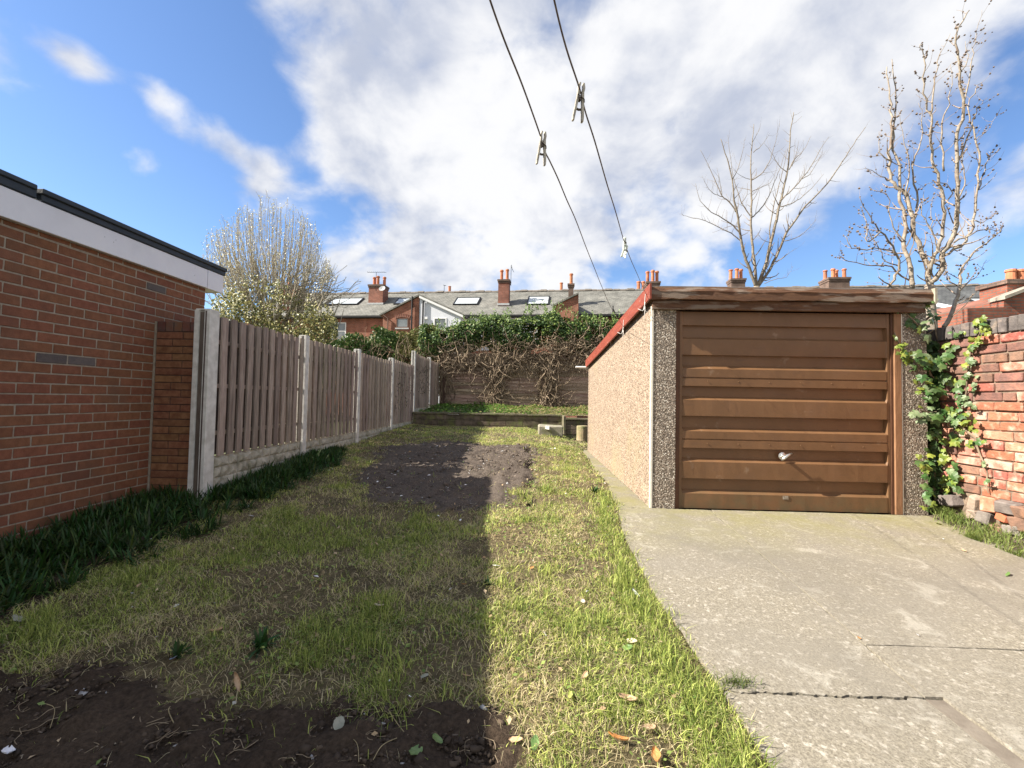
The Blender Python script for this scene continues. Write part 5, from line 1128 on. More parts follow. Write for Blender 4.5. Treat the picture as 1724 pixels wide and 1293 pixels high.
    def f3(root):
        A, E = outrigger(root, (707, 499), (776, 530), 3.0, ren, 1); v = MB(); s_ = (E.z-A.z)/(E.x-A.x)
        v.prism([(A.x, A.z-.13), (E.x+.24, A.z-.13+s_*(E.x+.24-A.x)), (E.x+.24, A.z+.015+s_*(E.x+.24-A.x)), (A.x, A.z+.015)], 'y', -3.16, -3.125).build('verge_board', wf, root)
        window(root, 730, 535, 752, 556, -3.0, 0); a = pl(root, 712.5, 507, -3.08); MB().tube([(a.x, -3.08, a.z), (a.x, -3.08, a.z-4)], .06, 8).build('drainpipe', dk, root)
        b = pl(root, 717, 535, -3.04); MB().box(b.x-.1, b.x+.12, -3.1, -3.005, b.z-.1, b.z+.06).build('alarm_box', wf, root)
        skylight(root, 770, 502, 804, 514)
        MB().box(2.1, 5.14, .20, .245, 5.0, ZE-.21).build('render_band', ren, root)
        t = pl(root, 748, 480, 4.15); MB().tube([(t.x, 4.15, 9.9), (t.x, 4.15, t.z)], .02, 5).tube([(t.x-.08, 4.1, t.z), (t.x+.1, 4.3, t.z-.02)], .02, 5).build('aerial', dk, root)
        for px in (757,): 
            a = pl(root, px, 485, 5.2); MB().lathe([(.12, -1), (.12, .1), (.14, .12), (.12, .16)], (a.x, 5.2, a.z), 10).build('chimney_pot', pot, root)
    house(-6.9, 'terraced house with pale rendered rear wing and white verge board', f3)
    def f4(root):
        stack(root, 838, 858, 470.5, 453, 513, 1.4, 2, aerial=(1, 447, 'mast')); skylight(root, 890, 500, 924, 514)
        A, E = outrigger(root, (974, 496), (936, 514), 2.6, bk, -1)
        MB().box(0, 2.6, .20, .245, 5.6, ZE-.21).build('render_band', ren, root)
        a = pl(root, 945, 480, 5.2); MB().lathe([(.12, -1), (.12, .1), (.15, .12), (.13, .2)], (a.x, 5.2, a.z), 10).build('chimney_pot', pot, root)
    house(-1.75, 'terraced house with twin pot chimney, skylight and small brick gable above the ivy', f4)
    def f5(root):
        stack(root, 956, 967, 477.5, 460, 505, 1.2, 1, True); a = pl(root, 1032, 515, .1); MB().tube([(a.x, .1, a.z), (a.x, .1, a.z-3)], .05, 6).tube([(a.x, .1, a.z-.2), (a.x+.6, .1, a.z-1.3)], .04, 6).build('drainpipe', dk, root)
        for px in (1075, 1083): 
            a = pl(root, px, 478, 5.2); MB().lathe([(.14, -1), (.14, .1), (.17, .12), (.14, .2)], (a.x, 5.2, a.z), 10).build('chimney_pot', pot, root)
    house(3.4, 'terraced house with plain slate roof and thin single pot chimney', f5)
    def f6(root): stack(root, 1088, 1112, 474, 454.5, 520, 1.0, 3, True)
    house(8.55, 'terraced house behind the left corner of the garage roof with clustered chimney pots', f6)
    def f7(root): stack(root, 1230, 1256, 469, 451, 510, 1.0, 3, True)
    house(13.7, 'terraced house whose clustered pot chimney shows just left of the straight bare tree', f7)
    def f7b(root): pass
    house(18.85, 'terraced house hidden behind the garage roof between two chimneys', f7b)
    def f8(root): stack(root, 1394, 1432, 467, 451, 510, .8, 4, True)
    house(24.0, 'terraced house whose four pot chimney shows left of the pollarded tree', f8)
    def f9(root):
        a = pl(root, 1578, 497, -.6); b = pl(root, 1646, 531, -3.2); c_ = pl(root, 1578, 560, -3.2)
        MB().quad((a.x, 1.2, a.z), (b.x, -3.2, b.z), (c_.x-1.2, -3.2, b.z-.02), (a.x-2.4, 1.2, a.z)).build('wing_roof', slate2, root)
        v = MB(); v.v = [(a.x, 1.2, a.z), (b.x, -3.2, b.z), (b.x, -3.2, b.z+.26), (a.x, 1.2, a.z+.16), (a.x+.14, 1.2, a.z), (b.x+.14, -3.2, b.z), (b.x+.14, -3.2, b.z+.26), (a.x+.14, 1.2, a.z+.16)]
        v.f = [(0, 1, 2, 3), (7, 6, 5, 4), (0, 4, 5, 1), (1, 5, 6, 2), (2, 6, 7, 3), (3, 7, 4, 0)]; v.build('verge_board', wf, root)
        MB().box(a.x-2.4, b.x+.1, -3.1, .2, 0, b.z-.05).build('wing_wall', bk, root); skylight(root, 1648, 503, 1688, 514)
    house(29.15, 'terraced house with dark slate roof and white verge above the old brick wall', f9)
    house(34.3, 'terraced house with dark slate roof at the far right edge', lambda r_: None)
    # brick outhouse with its own chimney just beyond the garden wall
    root = empty('brick_outhouse', 'old brick outhouse with sloping coping and terracotta pot chimney at the right edge', 'outhouse', (13.6, 12.5, -1.2)); O = Vector(root.location); Y = 12.0
    a = at(1630, 519, Y); b = at(1690, 505, Y); c_ = at(1745, 484, Y)
    MB().prism([(a.x, -1.5), (a.x+6, -1.5), (a.x+6, c_.z+.4), (c_.x, c_.z), (b.x, b.z), (b.x, at(1690, 517, Y).z), (a.x, a.z)], 'y', Y, Y+3.5).build('wall', sbk, root, off=O)
    MB().prism([(b.x-.05, b.z+.005), (c_.x+2, c_.z+(c_.z-b.z)/(c_.x-b.x)*2+.005), (c_.x+2, c_.z+(c_.z-b.z)/(c_.x-b.x)*2+.09), (b.x-.05, b.z+.09)], 'y', Y-.08, Y+.35).build('coping', mat('stone_coping', (.25, .22, .18), (.36, .32, .27), 6, .9), root, off=O)
    s0 = at(1689, 471, Y+.4); zb = b.z-.2
    ck = MB().box(s0.x+.06, s0.x+1.1, Y+.36, Y+1.1, zb, s0.z-.12).build('chimney', sbk, root, off=O); MB().box(s0.x, s0.x+1.16, Y+.3, Y+1.16, s0.z-.118, s0.z).build('chimney_cap', sooty, ck, off=O)
    for px in (1702, 1717, 1733):
        p = at(px, 471, Y+.6); MB().lathe([(.13, -.02), (.115, .05), (.105, .27), (.13, .28), (.12, .34)], (p.x, Y+.6, s0.z), 12).build('chimney_pot', pot, ck, off=O)
terrace()

# ------------------------------------------------------------------ trees
def smooth(pts, n=3, jit=0):
    out = []; P_ = [Vector(p) for p in pts]; P_ = [P_[0]]+P_+[P_[-1]]
    for i in range(1, len(P_)-2):
        for k in range(n):
            t = k/n; a, b, c, d = P_[i-1:i+3]; q = .5*((2*b)+(c-a)*t+(2*a-5*b+4*c-d)*t*t+(3*b-a-3*c+d)*t**3)
            if jit: q = q+Vector((random.gauss(0, jit), random.gauss(0, jit), random.gauss(0, jit)))
            out.append(q)
    out.append(P_[-2]); return out
def traced_tree(name, label, Y0, org, sc, trunk, stems, bark, twm, r_scale=1.0, jit=0, twig=.5, twlen=(.15, .5), buds=None, upbias=.5, spread=.6, budm=None, bs=1.0):
    base = at(org[0]+trunk[0][0]/sc, org[1]+trunk[0][1]/sc, Y0); root = empty(name, label, 'tree', (base.x, Y0, float(gz(base.x, Y0)) if Y0 < 12 else -.9)); O = Vector(root.location)
    top = [at(org[0]+x/sc, org[1]+y/sc, Y0) for x, y in trunk]
    MB().tube([Vector((base.x, Y0, O.z-.1))]+smooth(top), [trunk_r*1.0 for trunk_r in np.linspace(.11, .075, len(smooth(top))+1)*r_scale], 8).build('trunk', bark, root, smooth=True, off=O)
    tw = MB(); bd = MB(); 
    for si, (r0_, pts) in enumerate(stems):
        dz = random.uniform(-spread, spread); n = len(pts); P_ = []
        for i, (x, y) in enumerate(pts): P_.append(at(org[0]+x/sc, org[1]+y/sc, Y0+dz*(i/(n-1) if r0_ > .02 else 1)))
        S = smooth(P_, 4, jit); m = len(S); rr = [max(.003, r0_*(1-.82*(i/(m-1)))) for i in range(m)]
        rr = [q*bs for q in rr]; MB().tube(S, rr, 6).build('branch', bark, root, smooth=True, off=O)
        for i in range(2, m-1):
            if random.random() < twig:
                d = (S[i+1]-S[i-1]).normalized(); q = Vector((random.uniform(-1, 1), random.uniform(-1, 1), random.uniform(-.2, .6))); q = (q-d*q.dot(d)).normalized(); L_ = random.uniform(*twlen)*(.5+.5*(1-i/m)); dd = (q*.9+d*.5).normalized(); p = S[i]; pp = [p.copy()]
                k = 5
                for _ in range(k): dd = (dd+Vector((random.gauss(0, .15), random.gauss(0, .15), upbias*.3+random.gauss(0, .12)))).normalized(); p = p+dd*(L_/k); pp.append(p.copy())
                tw.tube(pp, [max(.0025, rr[i]*.45)*(1-.13*u) for u in range(k+1)], 4)
                if buds: 
                    for q2 in pp[2:]:
                        if random.random() < buds: bud(bd, q2, random.uniform(.010, .022))
            if buds and i > m*.35 and random.random() < buds: 
                for _ in range(2): bud(bd, S[i]+Vector((random.gauss(0, .02), random.gauss(0, .02), random.gauss(0, .02))), random.uniform(.010, .022))
    tag(tw.build('twigs', twm, root, off=O), kind='stuff')
    if buds: tag(bd.build('buds', budm, root, off=O), kind='stuff')
    return root
def bud(m, p, s):
    k = len(m.v); r_ = lambda: random.uniform(.6, 1.2)*s
    m.v += [(p.x-r_(), p.y, p.z), (p.x, p.y-r_(), p.z), (p.x+r_(), p.y, p.z), (p.x, p.y+r_(), p.z), (p.x, p.y, p.z+r_()*1.2), (p.x, p.y, p.z-r_()*.8)]
    m.f += [(k, k+1, k+4), (k+1, k+2, k+4), (k+2, k+3, k+4), (k+3, k, k+4), (k+1, k, k+5), (k+2, k+1, k+5), (k+3, k+2, k+5), (k, k+3, k+5)]
def trees():
    ash = mat('ash_bark', (.15, .125, .095), (.27, .23, .18), 20, .85, .4, 60, c3=(.15, .11, .08), s3=3); tw1 = mat('ash_twig', (.16, .125, .10), (.22, .18, .14), 10, .8)
    A = [(.045, [(655, 1150), (615, 1040), (575, 920), (555, 800), (540, 690), (515, 590), (505, 470), (470, 330), (430, 205)]), (.042, [(660, 1150), (650, 1020), (635, 900), (625, 760), (627, 640), (628, 500), (622, 380), (632, 250), (643, 110)]),
         (.052, [(665, 1150), (715, 1020), (745, 900), (775, 780), (800, 660), (825, 560), (855, 430), (870, 300), (880, 150), (898, 35)]), (.042, [(670, 1150), (740, 1050), (800, 930), (850, 810), (900, 740), (960, 650), (1040, 570), (1130, 470), (1210, 350), (1280, 240), (1357, 130)]),
         (.020, [(750, 880), (745, 790), (770, 640), (800, 520), (830, 400), (862, 260)]), (.018, [(560, 860), (500, 810), (440, 780), (370, 745), (300, 720), (210, 700), (175, 682)]), (.019, [(560, 815), (510, 760), (440, 710), (370, 670), (300, 600), (270, 490)]), (.019, [(530, 670), (490, 610), (440, 570), (400, 480), (350, 370), (300, 275)]),
         (.012, [(440, 575), (380, 550), (340, 500), (312, 440)]), (.017, [(630, 710), (690, 650), (740, 570), (775, 480), (820, 370), (850, 270)]), (.016, [(628, 705), (580, 640), (545, 560), (510, 440), (490, 300), (476, 180)]), (.016, [(628, 470), (700, 420), (750, 330), (780, 230), (808, 105)]),
         (.010, [(620, 465), (560, 440), (510, 400)]), (.020, [(820, 590), (880, 540), (950, 460), (1010, 380), (1070, 270), (1125, 190)]), (.012, [(950, 460), (1000, 430), (1050, 350), (1085, 280)]), (.015, [(815, 640), (880, 620), (960, 570), (1030, 500), (1090, 430)]), (.013, [(855, 420), (800, 370), (760, 300), (710, 230)]),
         (.015, [(870, 400), (900, 340), (960, 280), (1010, 185)]), (.012, [(840, 860), (930, 830), (1000, 770), (1040, 720)]), (.012, [(505, 465), (540, 400), (570, 290), (585, 205)]), (.010, [(770, 1010), (850, 950), (912, 905)]), (.011, [(630, 540), (700, 510), (760, 470), (800, 350)]), (.010, [(440, 560), (425, 480), (407, 390)]),
         (.010, [(710, 1130), (790, 1100), (850, 1090), (895, 1020)]), (.012, [(640, 290), (690, 250), (745, 170)]), (.009, [(632, 230), (655, 190), (678, 140)]), (.010, [(885, 380), (915, 300), (932, 215)]), (.010, [(560, 620), (600, 560), (600, 490)]), (.010, [(750, 870), (700, 850), (665, 805)])]
    traced_tree('bare_tree', 'bare leafless tree with straight fanned stems rising behind the middle of the garage roof', 11.0, (1100, 180), 3.8025, [(658, 1400), (656, 1250), (660, 1150)], A, ash, tw1, 1.0, .004, .7, (.15, .6), spread=.8, bs=.85)
    pb = mat('pollard_bark', (.20, .165, .13), (.36, .31, .25), 22, .85, .5, 60, c3=(.17, .12, .09), s3=6, f3=(.5, .7)); tw2 = mat('pollard_twig', (.24, .18, .14), (.34, .27, .21), 12, .8); bm_ = mat('pollard_bud', (.11, .08, .065), (.19, .14, .105), 20, .7)
    B = [(.050, [(375, 1125), (380, 1060), (360, 1000), (320, 880), (290, 760), (230, 700), (225, 600), (235, 480), (225, 380), (215, 260)]), (.034, [(380, 1060), (400, 990), (430, 920), (435, 800), (410, 680), (385, 560), (385, 450), (355, 330), (362, 240), (345, 170)]),
         (.046, [(385, 1110), (425, 1050), (440, 980), (480, 900), (490, 780), (485, 650), (487, 520), (512, 420), (500, 300), (490, 200), (485, 130), (535, 40)]), (.026, [(440, 990), (520, 940), (555, 860), (565, 740), (572, 620), (550, 500), (530, 420), (560, 350), (582, 320)]),
         (.036, [(440, 1270), (480, 1190), (495, 1120), (505, 1050), (550, 985), (620, 930), (660, 890)]), (.014, [(495, 1110), (455, 1090), (440, 1030)]), (.040, [(315, 1120), (300, 1020), (280, 950), (290, 860), (265, 760), (262, 650), (235, 560), (247, 460), (250, 380), (235, 230)]),
         (.024, [(220, 1115), (260, 1050), (250, 980), (190, 900), (150, 850), (108, 765)]), (.030, [(310, 1118), (240, 1115), (180, 1075)]), (.018, [(320, 1110), (230, 1040), (150, 1030), (50, 1010), (30, 992)]), (.014, [(250, 975), (160, 965), (80, 965), (55, 920), (78, 898)]),
         (.020, [(320, 880), (330, 780), (318, 650), (345, 560), (352, 470), (338, 400)]), (.013, [(435, 800), (470, 740), (410, 705), (350, 730)]), (.016, [(440, 660), (428, 520), (443, 430), (470, 330), (462, 250)]), (.016, [(485, 650), (520, 560), (560, 440), (605, 380)]), (.012, [(565, 740), (600, 640), (612, 590)]),
         (.015, [(480, 940), (560, 900), (640, 890), (665, 895)]), (.016, [(385, 450), (400, 330), (412, 240), (462, 130)]), (.015, [(510, 420), (530, 330), (545, 230), (560, 150), (585, 40)]), (.011, [(230, 700), (180, 680), (132, 650)]), (.011, [(500, 1110), (560, 1080), (603, 1010)]), (.007, [(560, 540), (620, 490), (665, 412)]),
         (.013, [(290, 760), (300, 640), (280, 540), (260, 430)]), (.013, [(225, 620), (190, 590), (185, 510)]), (.014, [(190, 900), (140, 940), (130, 860), (115, 800)]), (.013, [(260, 1040), (200, 1000), (165, 920), (130, 880)]), (.014, [(430, 920), (380, 880), (350, 820), (360, 740)]), (.014, [(490, 780), (520, 700), (505, 600), (520, 500)]),
         (.012, [(555, 860), (600, 860), (650, 820)]), (.012, [(285, 940), (230, 860), (215, 760), (165, 740)]), (.013, [(485, 300), (525, 240), (520, 160)]), (.012, [(435, 1000), (400, 930), (385, 840), (400, 760)])]
    traced_tree('pollarded_tree', 'pale twisted pollarded tree with knobbly budding shoots behind the right end of the garage', 6.3, (1400, 0), 2.309, [(385, 1300), (380, 1200), (380, 1110)], B, pb, tw2, .8, .010, .85, (.10, .45), buds=.42, budm=bm_, spread=.45, bs=.76)
    kn = MB()
    # blossoming tree on the left
    Y0 = 18.0; root = empty('blossom_tree', 'tree of upright bare shoots with creamy buds beyond the slat fence', 'tree', (-10.2, Y0, -.9)); O = Vector(root.location)
    bark = mat('blossom_bark', (.27, .235, .18), (.40, .35, .28), 12, .9); tw = MB(); bl = []; P = lambda x, y, dy=0: at(x, y, Y0+dy)
    MB().tube([(-10.2, Y0, -1), P(462, 600), P(466, 560)], [.2, .16, .13], 8).build('trunk', bark, root, off=O)
    out = [(335, 465), (345, 400), (375, 372), (395, 360), (420, 345), (450, 328), (480, 342), (510, 357), (530, 375), (548, 430), (562, 455)]
    for x0, y0, x1, y1 in ((466, 565, 400, 480), (466, 565, 440, 470), (466, 560, 480, 460), (466, 565, 520, 470), (466, 565, 550, 500), (466, 565, 370, 500)):
        dy = random.uniform(-1, 1); MB().tube(smooth([P(x0, y0), P((x0*.6+x1*.4), (y0+y1)/2+8, dy*.5), P(x1, y1, dy)]), [.09, .08, .07, .06, .05, .04, .03], 6).build('branch', bark, root, off=O)
    for i in range(360):
        t = random.random(); tx = 335+t*228; ty = np.interp(tx, [a for a, b in out], [b for a, b in out]); f = random.random()**1.5; bx = 462+(tx-462)*random.uniform(.25, .85); by = random.uniform(460, 540); ty = ty+f*(by-ty)*.75+random.uniform(0, 6); dy = random.uniform(-1.6, 1.6)
        a = P(bx, by, dy*.7); b = P(tx, ty, dy); mid_ = a.lerp(b, .45)+Vector(((b.x-a.x)*.22, 0, -.05)); S = smooth([a, mid_, b], 4, .02); tw.tube(S, [max(.006, .017*(1-.75*k/len(S))) for k in range(len(S))], 4)
        for s in S[2:]:
            if random.random() < .55:
                d = Vector((random.uniform(-.5, .5), random.uniform(-.5, .5), 1)).normalized()*random.uniform(.12, .35); tw.tube([s, s+d], [.007, .004], 3); bl += [s+d*u+Vector((random.gauss(0, .02), random.gauss(0, .02), 0)) for u in (.5, 1)]
            bl += [s+Vector((random.gauss(0, .04), random.gauss(0, .04), random.gauss(0, .06))) for _ in range(2)]
    for _ in range(34):
        a = P(random.uniform(520, 552), random.uniform(470, 520), random.uniform(-1, 1)); b = a+Vector((random.uniform(.4, 1.5), 0, random.uniform(-.2, 1.0))); S = smooth([a, a.lerp(b, .5)+Vector((0, 0, -.15)), b], 3, .03); tw.tube(S, [.016]*3+[.01]*(len(S)-3), 4); bl += S[2:]
    tag(tw.build('twigs', bark, root, off=O), kind='stuff')
    bl = np.array([tuple(p) for p in bl]); t = rng.random((len(bl), 1)); col = np.array([.50, .48, .30])*(1-t)+np.array([.72, .70, .55])*t
    lm = MATS['ivy_leaf_mass']; tag(link('blossom', leafcloud(bl-np.array(O), rng.uniform(.022, .045, len(bl)), np.tile([0, -.4, .6], (len(bl), 1)), col, 'blossom', lm), root), kind='stuff')
    r2 = empty('evergreen_shrub', 'dense creamy green variegated shrub below the bare shoots beyond the slat fence', 'shrub', (-9.8, 17.2, -.9)); O2 = np.array(r2.location)
    n = 30000; px = rng.uniform(340, 562, n); tp = np.interp(px, [340, 365, 400, 440, 470, 500, 530, 562], [500, 478, 452, 458, 470, 480, 500, 530])+18*(fbm(px, px*0, 22, 4)-.5)*2; t = rng.random(n)**.85; py = tp+(620-tp)*t; dd = rng.uniform(-1, 1, n); Y = 17.2+1.5*dd
    c = np.stack([(px-883)/753*Y, Y, (660-py)/753*Y], -1); g = fbm(c[:, 0], c[:, 2], .55, 12, 3)+.25*(fbm(c[:, 0]*1.7, Y*3, .5, 2)-.5); edge = (t < .12) & (rng.random(n) < .55); k = (g > .44) & ~edge; tt = rng.random((n, 1)); hi = rng.random((n, 1)) < .62
    col = np.where(hi, np.array([.25, .25, .08])*(1-tt)+np.array([.42, .38, .16])*tt, np.array([.05, .07, .025])*(1-tt)+np.array([.12, .14, .05])*tt)
    tag(link('crown', leafcloud(c[k]-O2, rng.uniform(.035, .07, k.sum()), np.tile([-.5, -.6, .5], (k.sum(), 1)), col[k], 'crown', lm), r2), kind='stuff'); st = MB()
    for _ in range(120): a = Vector((random.uniform(-12, -7.6), 17.3+random.uniform(-1, 1), random.uniform(.4, 3.5))); st.tube([a, a+Vector((random.uniform(-.3, .3), 0, .5)), a+Vector((random.uniform(-.5, .5), 0, 1.0))], [.025, .02, .01], 4)
    for x in (-11.5, -10, -9, -8): st.tube([(x, 17.4, -1), (x+.2, 17.3, 2.5)], [.08, .04], 5)
    tag(st.build('stems', bark, r2, off=tuple(O2)), kind='stuff')
trees()

# ------------------------------------------------------------------ washing lines and pegs
def lines():
    cord = mat('cord', (.10, .075, .07), (.20, .16, .15), 60, .8, .3, 200); wht = mat('white_cord', (.55, .53, .50), (.62, .60, .58), 30, .8)
    def D(px, py, Y): return at(px, py, Y)
    l2 = [D(905, -140, .58), D(933, 0, .70), D(953, 80, .78), D(976, 150, .90), D(986, 190, .945), D(1002, 240, 1.03), D(1022, 310, 1.25), D(1036, 355, 1.50), D(1047, 394, 1.85), D(1052, 410, 2.0), D(1062, 437, 2.4), D(1073, 462, 3.0), D(1083, 485, 3.7), Vector((1.165, 4.22, .945))]
    l1 = [D(790, -110, .60), D(825, 0, .70), D(850, 70, .76), D(880, 145, .86), D(909, 226, 1.0), D(918, 256, 1.06), D(926, 272, 1.11), D(940, 302, 1.2), D(954, 336, 1.35), D(970, 372, 1.58), D(987, 417, 1.95), D(1001, 452, 2.35), D(1013, 482, 2.9), D(1030, 520, 3.9), Vector((1.15, 5.19, .835))]
    for l, lab in ((l2, 'right washing line of thin cord running from overhead to the front corner of the garage'), (l1, 'left washing line of thin cord running from overhead to the garage bargeboard')):
        O = l[-1]; a = l[0]; b = l[1]; l = [a+(a-b)*6]+l; S = smooth(l, 5); o = MB().tube(S, .0017, 6).build('washing_line', cord, smooth=True, off=O); o.location = O; tag(o, lab, 'washing line')
    for (p, lab, seed) in ((Vector((1.150, 4.27, .925)), 'frayed white cord tied round the front end of the red bargeboard', 1), (Vector((1.148, 5.19, .84)), 'frayed white cord tied round the middle of the red bargeboard', 2)):
        random.seed(seed); m = MB(); m.tube(smooth([p+Vector((-.012, 0, .10)), p+Vector((-.016, .01, 0)), p+Vector((-.012, .0, -.06)), p+Vector((.02, 0, -.075))]), .004, 5)
        m.tube(smooth([p+Vector((-.014, 0, .02)), p+Vector((-.03, -.02, -.04)), p+Vector((-.05, -.05, -.07)), p+Vector((-.09, -.03, -.05))]), .0035, 5); m.tube(smooth([p+Vector((-.014, 0, -.02)), p+Vector((-.02, -.01, -.09)), p+Vector((-.018, .01, -.14))]), .003, 5)
        o = m.build('cord_tie', wht, off=p); o.location = p; tag(o, lab, 'cord')
    # pegs
    pm = mat('peg_wood', (.45, .41, .35), (.60, .56, .49), 40, .8, .4, 200, c3=(.22, .2, .18), s3=30, coords='obj'); pp = mat('peg_plastic', (.55, .60, .56), (.66, .68, .62), 30, .5, coords='obj'); sm = mat('peg_spring', (.10, .08, .07), metal=.6, rough=.5)
    def leg(side):
        m = MB(); s = side; n = 8   # curved leg from jaw (z=.012) to handle end (z=-.062), hinge at z=-.018
        for i in range(n+1):
            t = i/n; z = .014-.078*t; x = .0018+.0*t+(.0062*max(0, (t-.25)/.75)**1.0); th = .0052 if .1 < t < .9 else .0040
            if .10 < t < .25: x += .0012
            for dx, dy in ((0, -.0045), (th, -.0045), (th, .0045), (0, .0045)): m.v.append((s*(x+dx), dy, z))
            if i:
                q = len(m.v)-8
                for e in range(4): m.f.append((q+e, q+(e+1) % 4, q+4+(e+1) % 4, q+4+e))
        m.f.append((0, 1, 2, 3)); k = len(m.v); m.f.append((k-4, k-3, k-2, k-1)); return m
    def peg(px, py, Y, lab, rot, mt, s=1.0, group=None):
        root = empty('clothes_peg', lab, 'clothes peg', at(px, py, Y), 0, group); root.rotation_euler = rot; root.scale = (s, s, s)
        leg(1).build('peg_leg', mt, root, bevel=.0006); leg(-1).build('peg_leg', mt, root, bevel=.0006)
        m = MB().tube([(-.003, -.005, -.018), (-.003, .005, -.018)], .0028, 8); m.tube([(.0, -.0055, -.019), (.0, .0055, -.019)], .003, 8); m.tube([(-.007, -.0062, -.012), (.008, -.0062, -.020), (.009, -.0055, -.026)], .0011, 5); m.tube([(-.008, .002, -.036), (0, .003, -.038), (.008, .002, -.037)], .0026, 5); m.build('spring', sm, root)
    random.seed(3)
    peg(978, 152, .905, 'wooden clothes peg higher up, clipped on the right washing line', (R(6), R(4), R(12)), pm, .98)
    peg(914, 232, 1.01, 'wooden clothes peg clipped on the left washing line', (R(6), R(2), R(18)), pm, .95)
    for k, (dx, dy, ry, lab) in enumerate(((0, 0, -4, 'pale peg at the top of the clipped bunch low on the right line'), (3, 14, 10, 'pale peg hanging rightmost in the bunch low on the right line'), (-1, 12, -10, 'pale peg hanging leftmost in the bunch low on the right line'), (1.5, 13, 3, 'pale peg in the middle of the bunch low on the right line'))):
        peg(1052+dx, 403+dy, 1.98+.01*k, lab, (R(5+4*k), R(ry), R(20+35*k)), pp, .72)
lines()

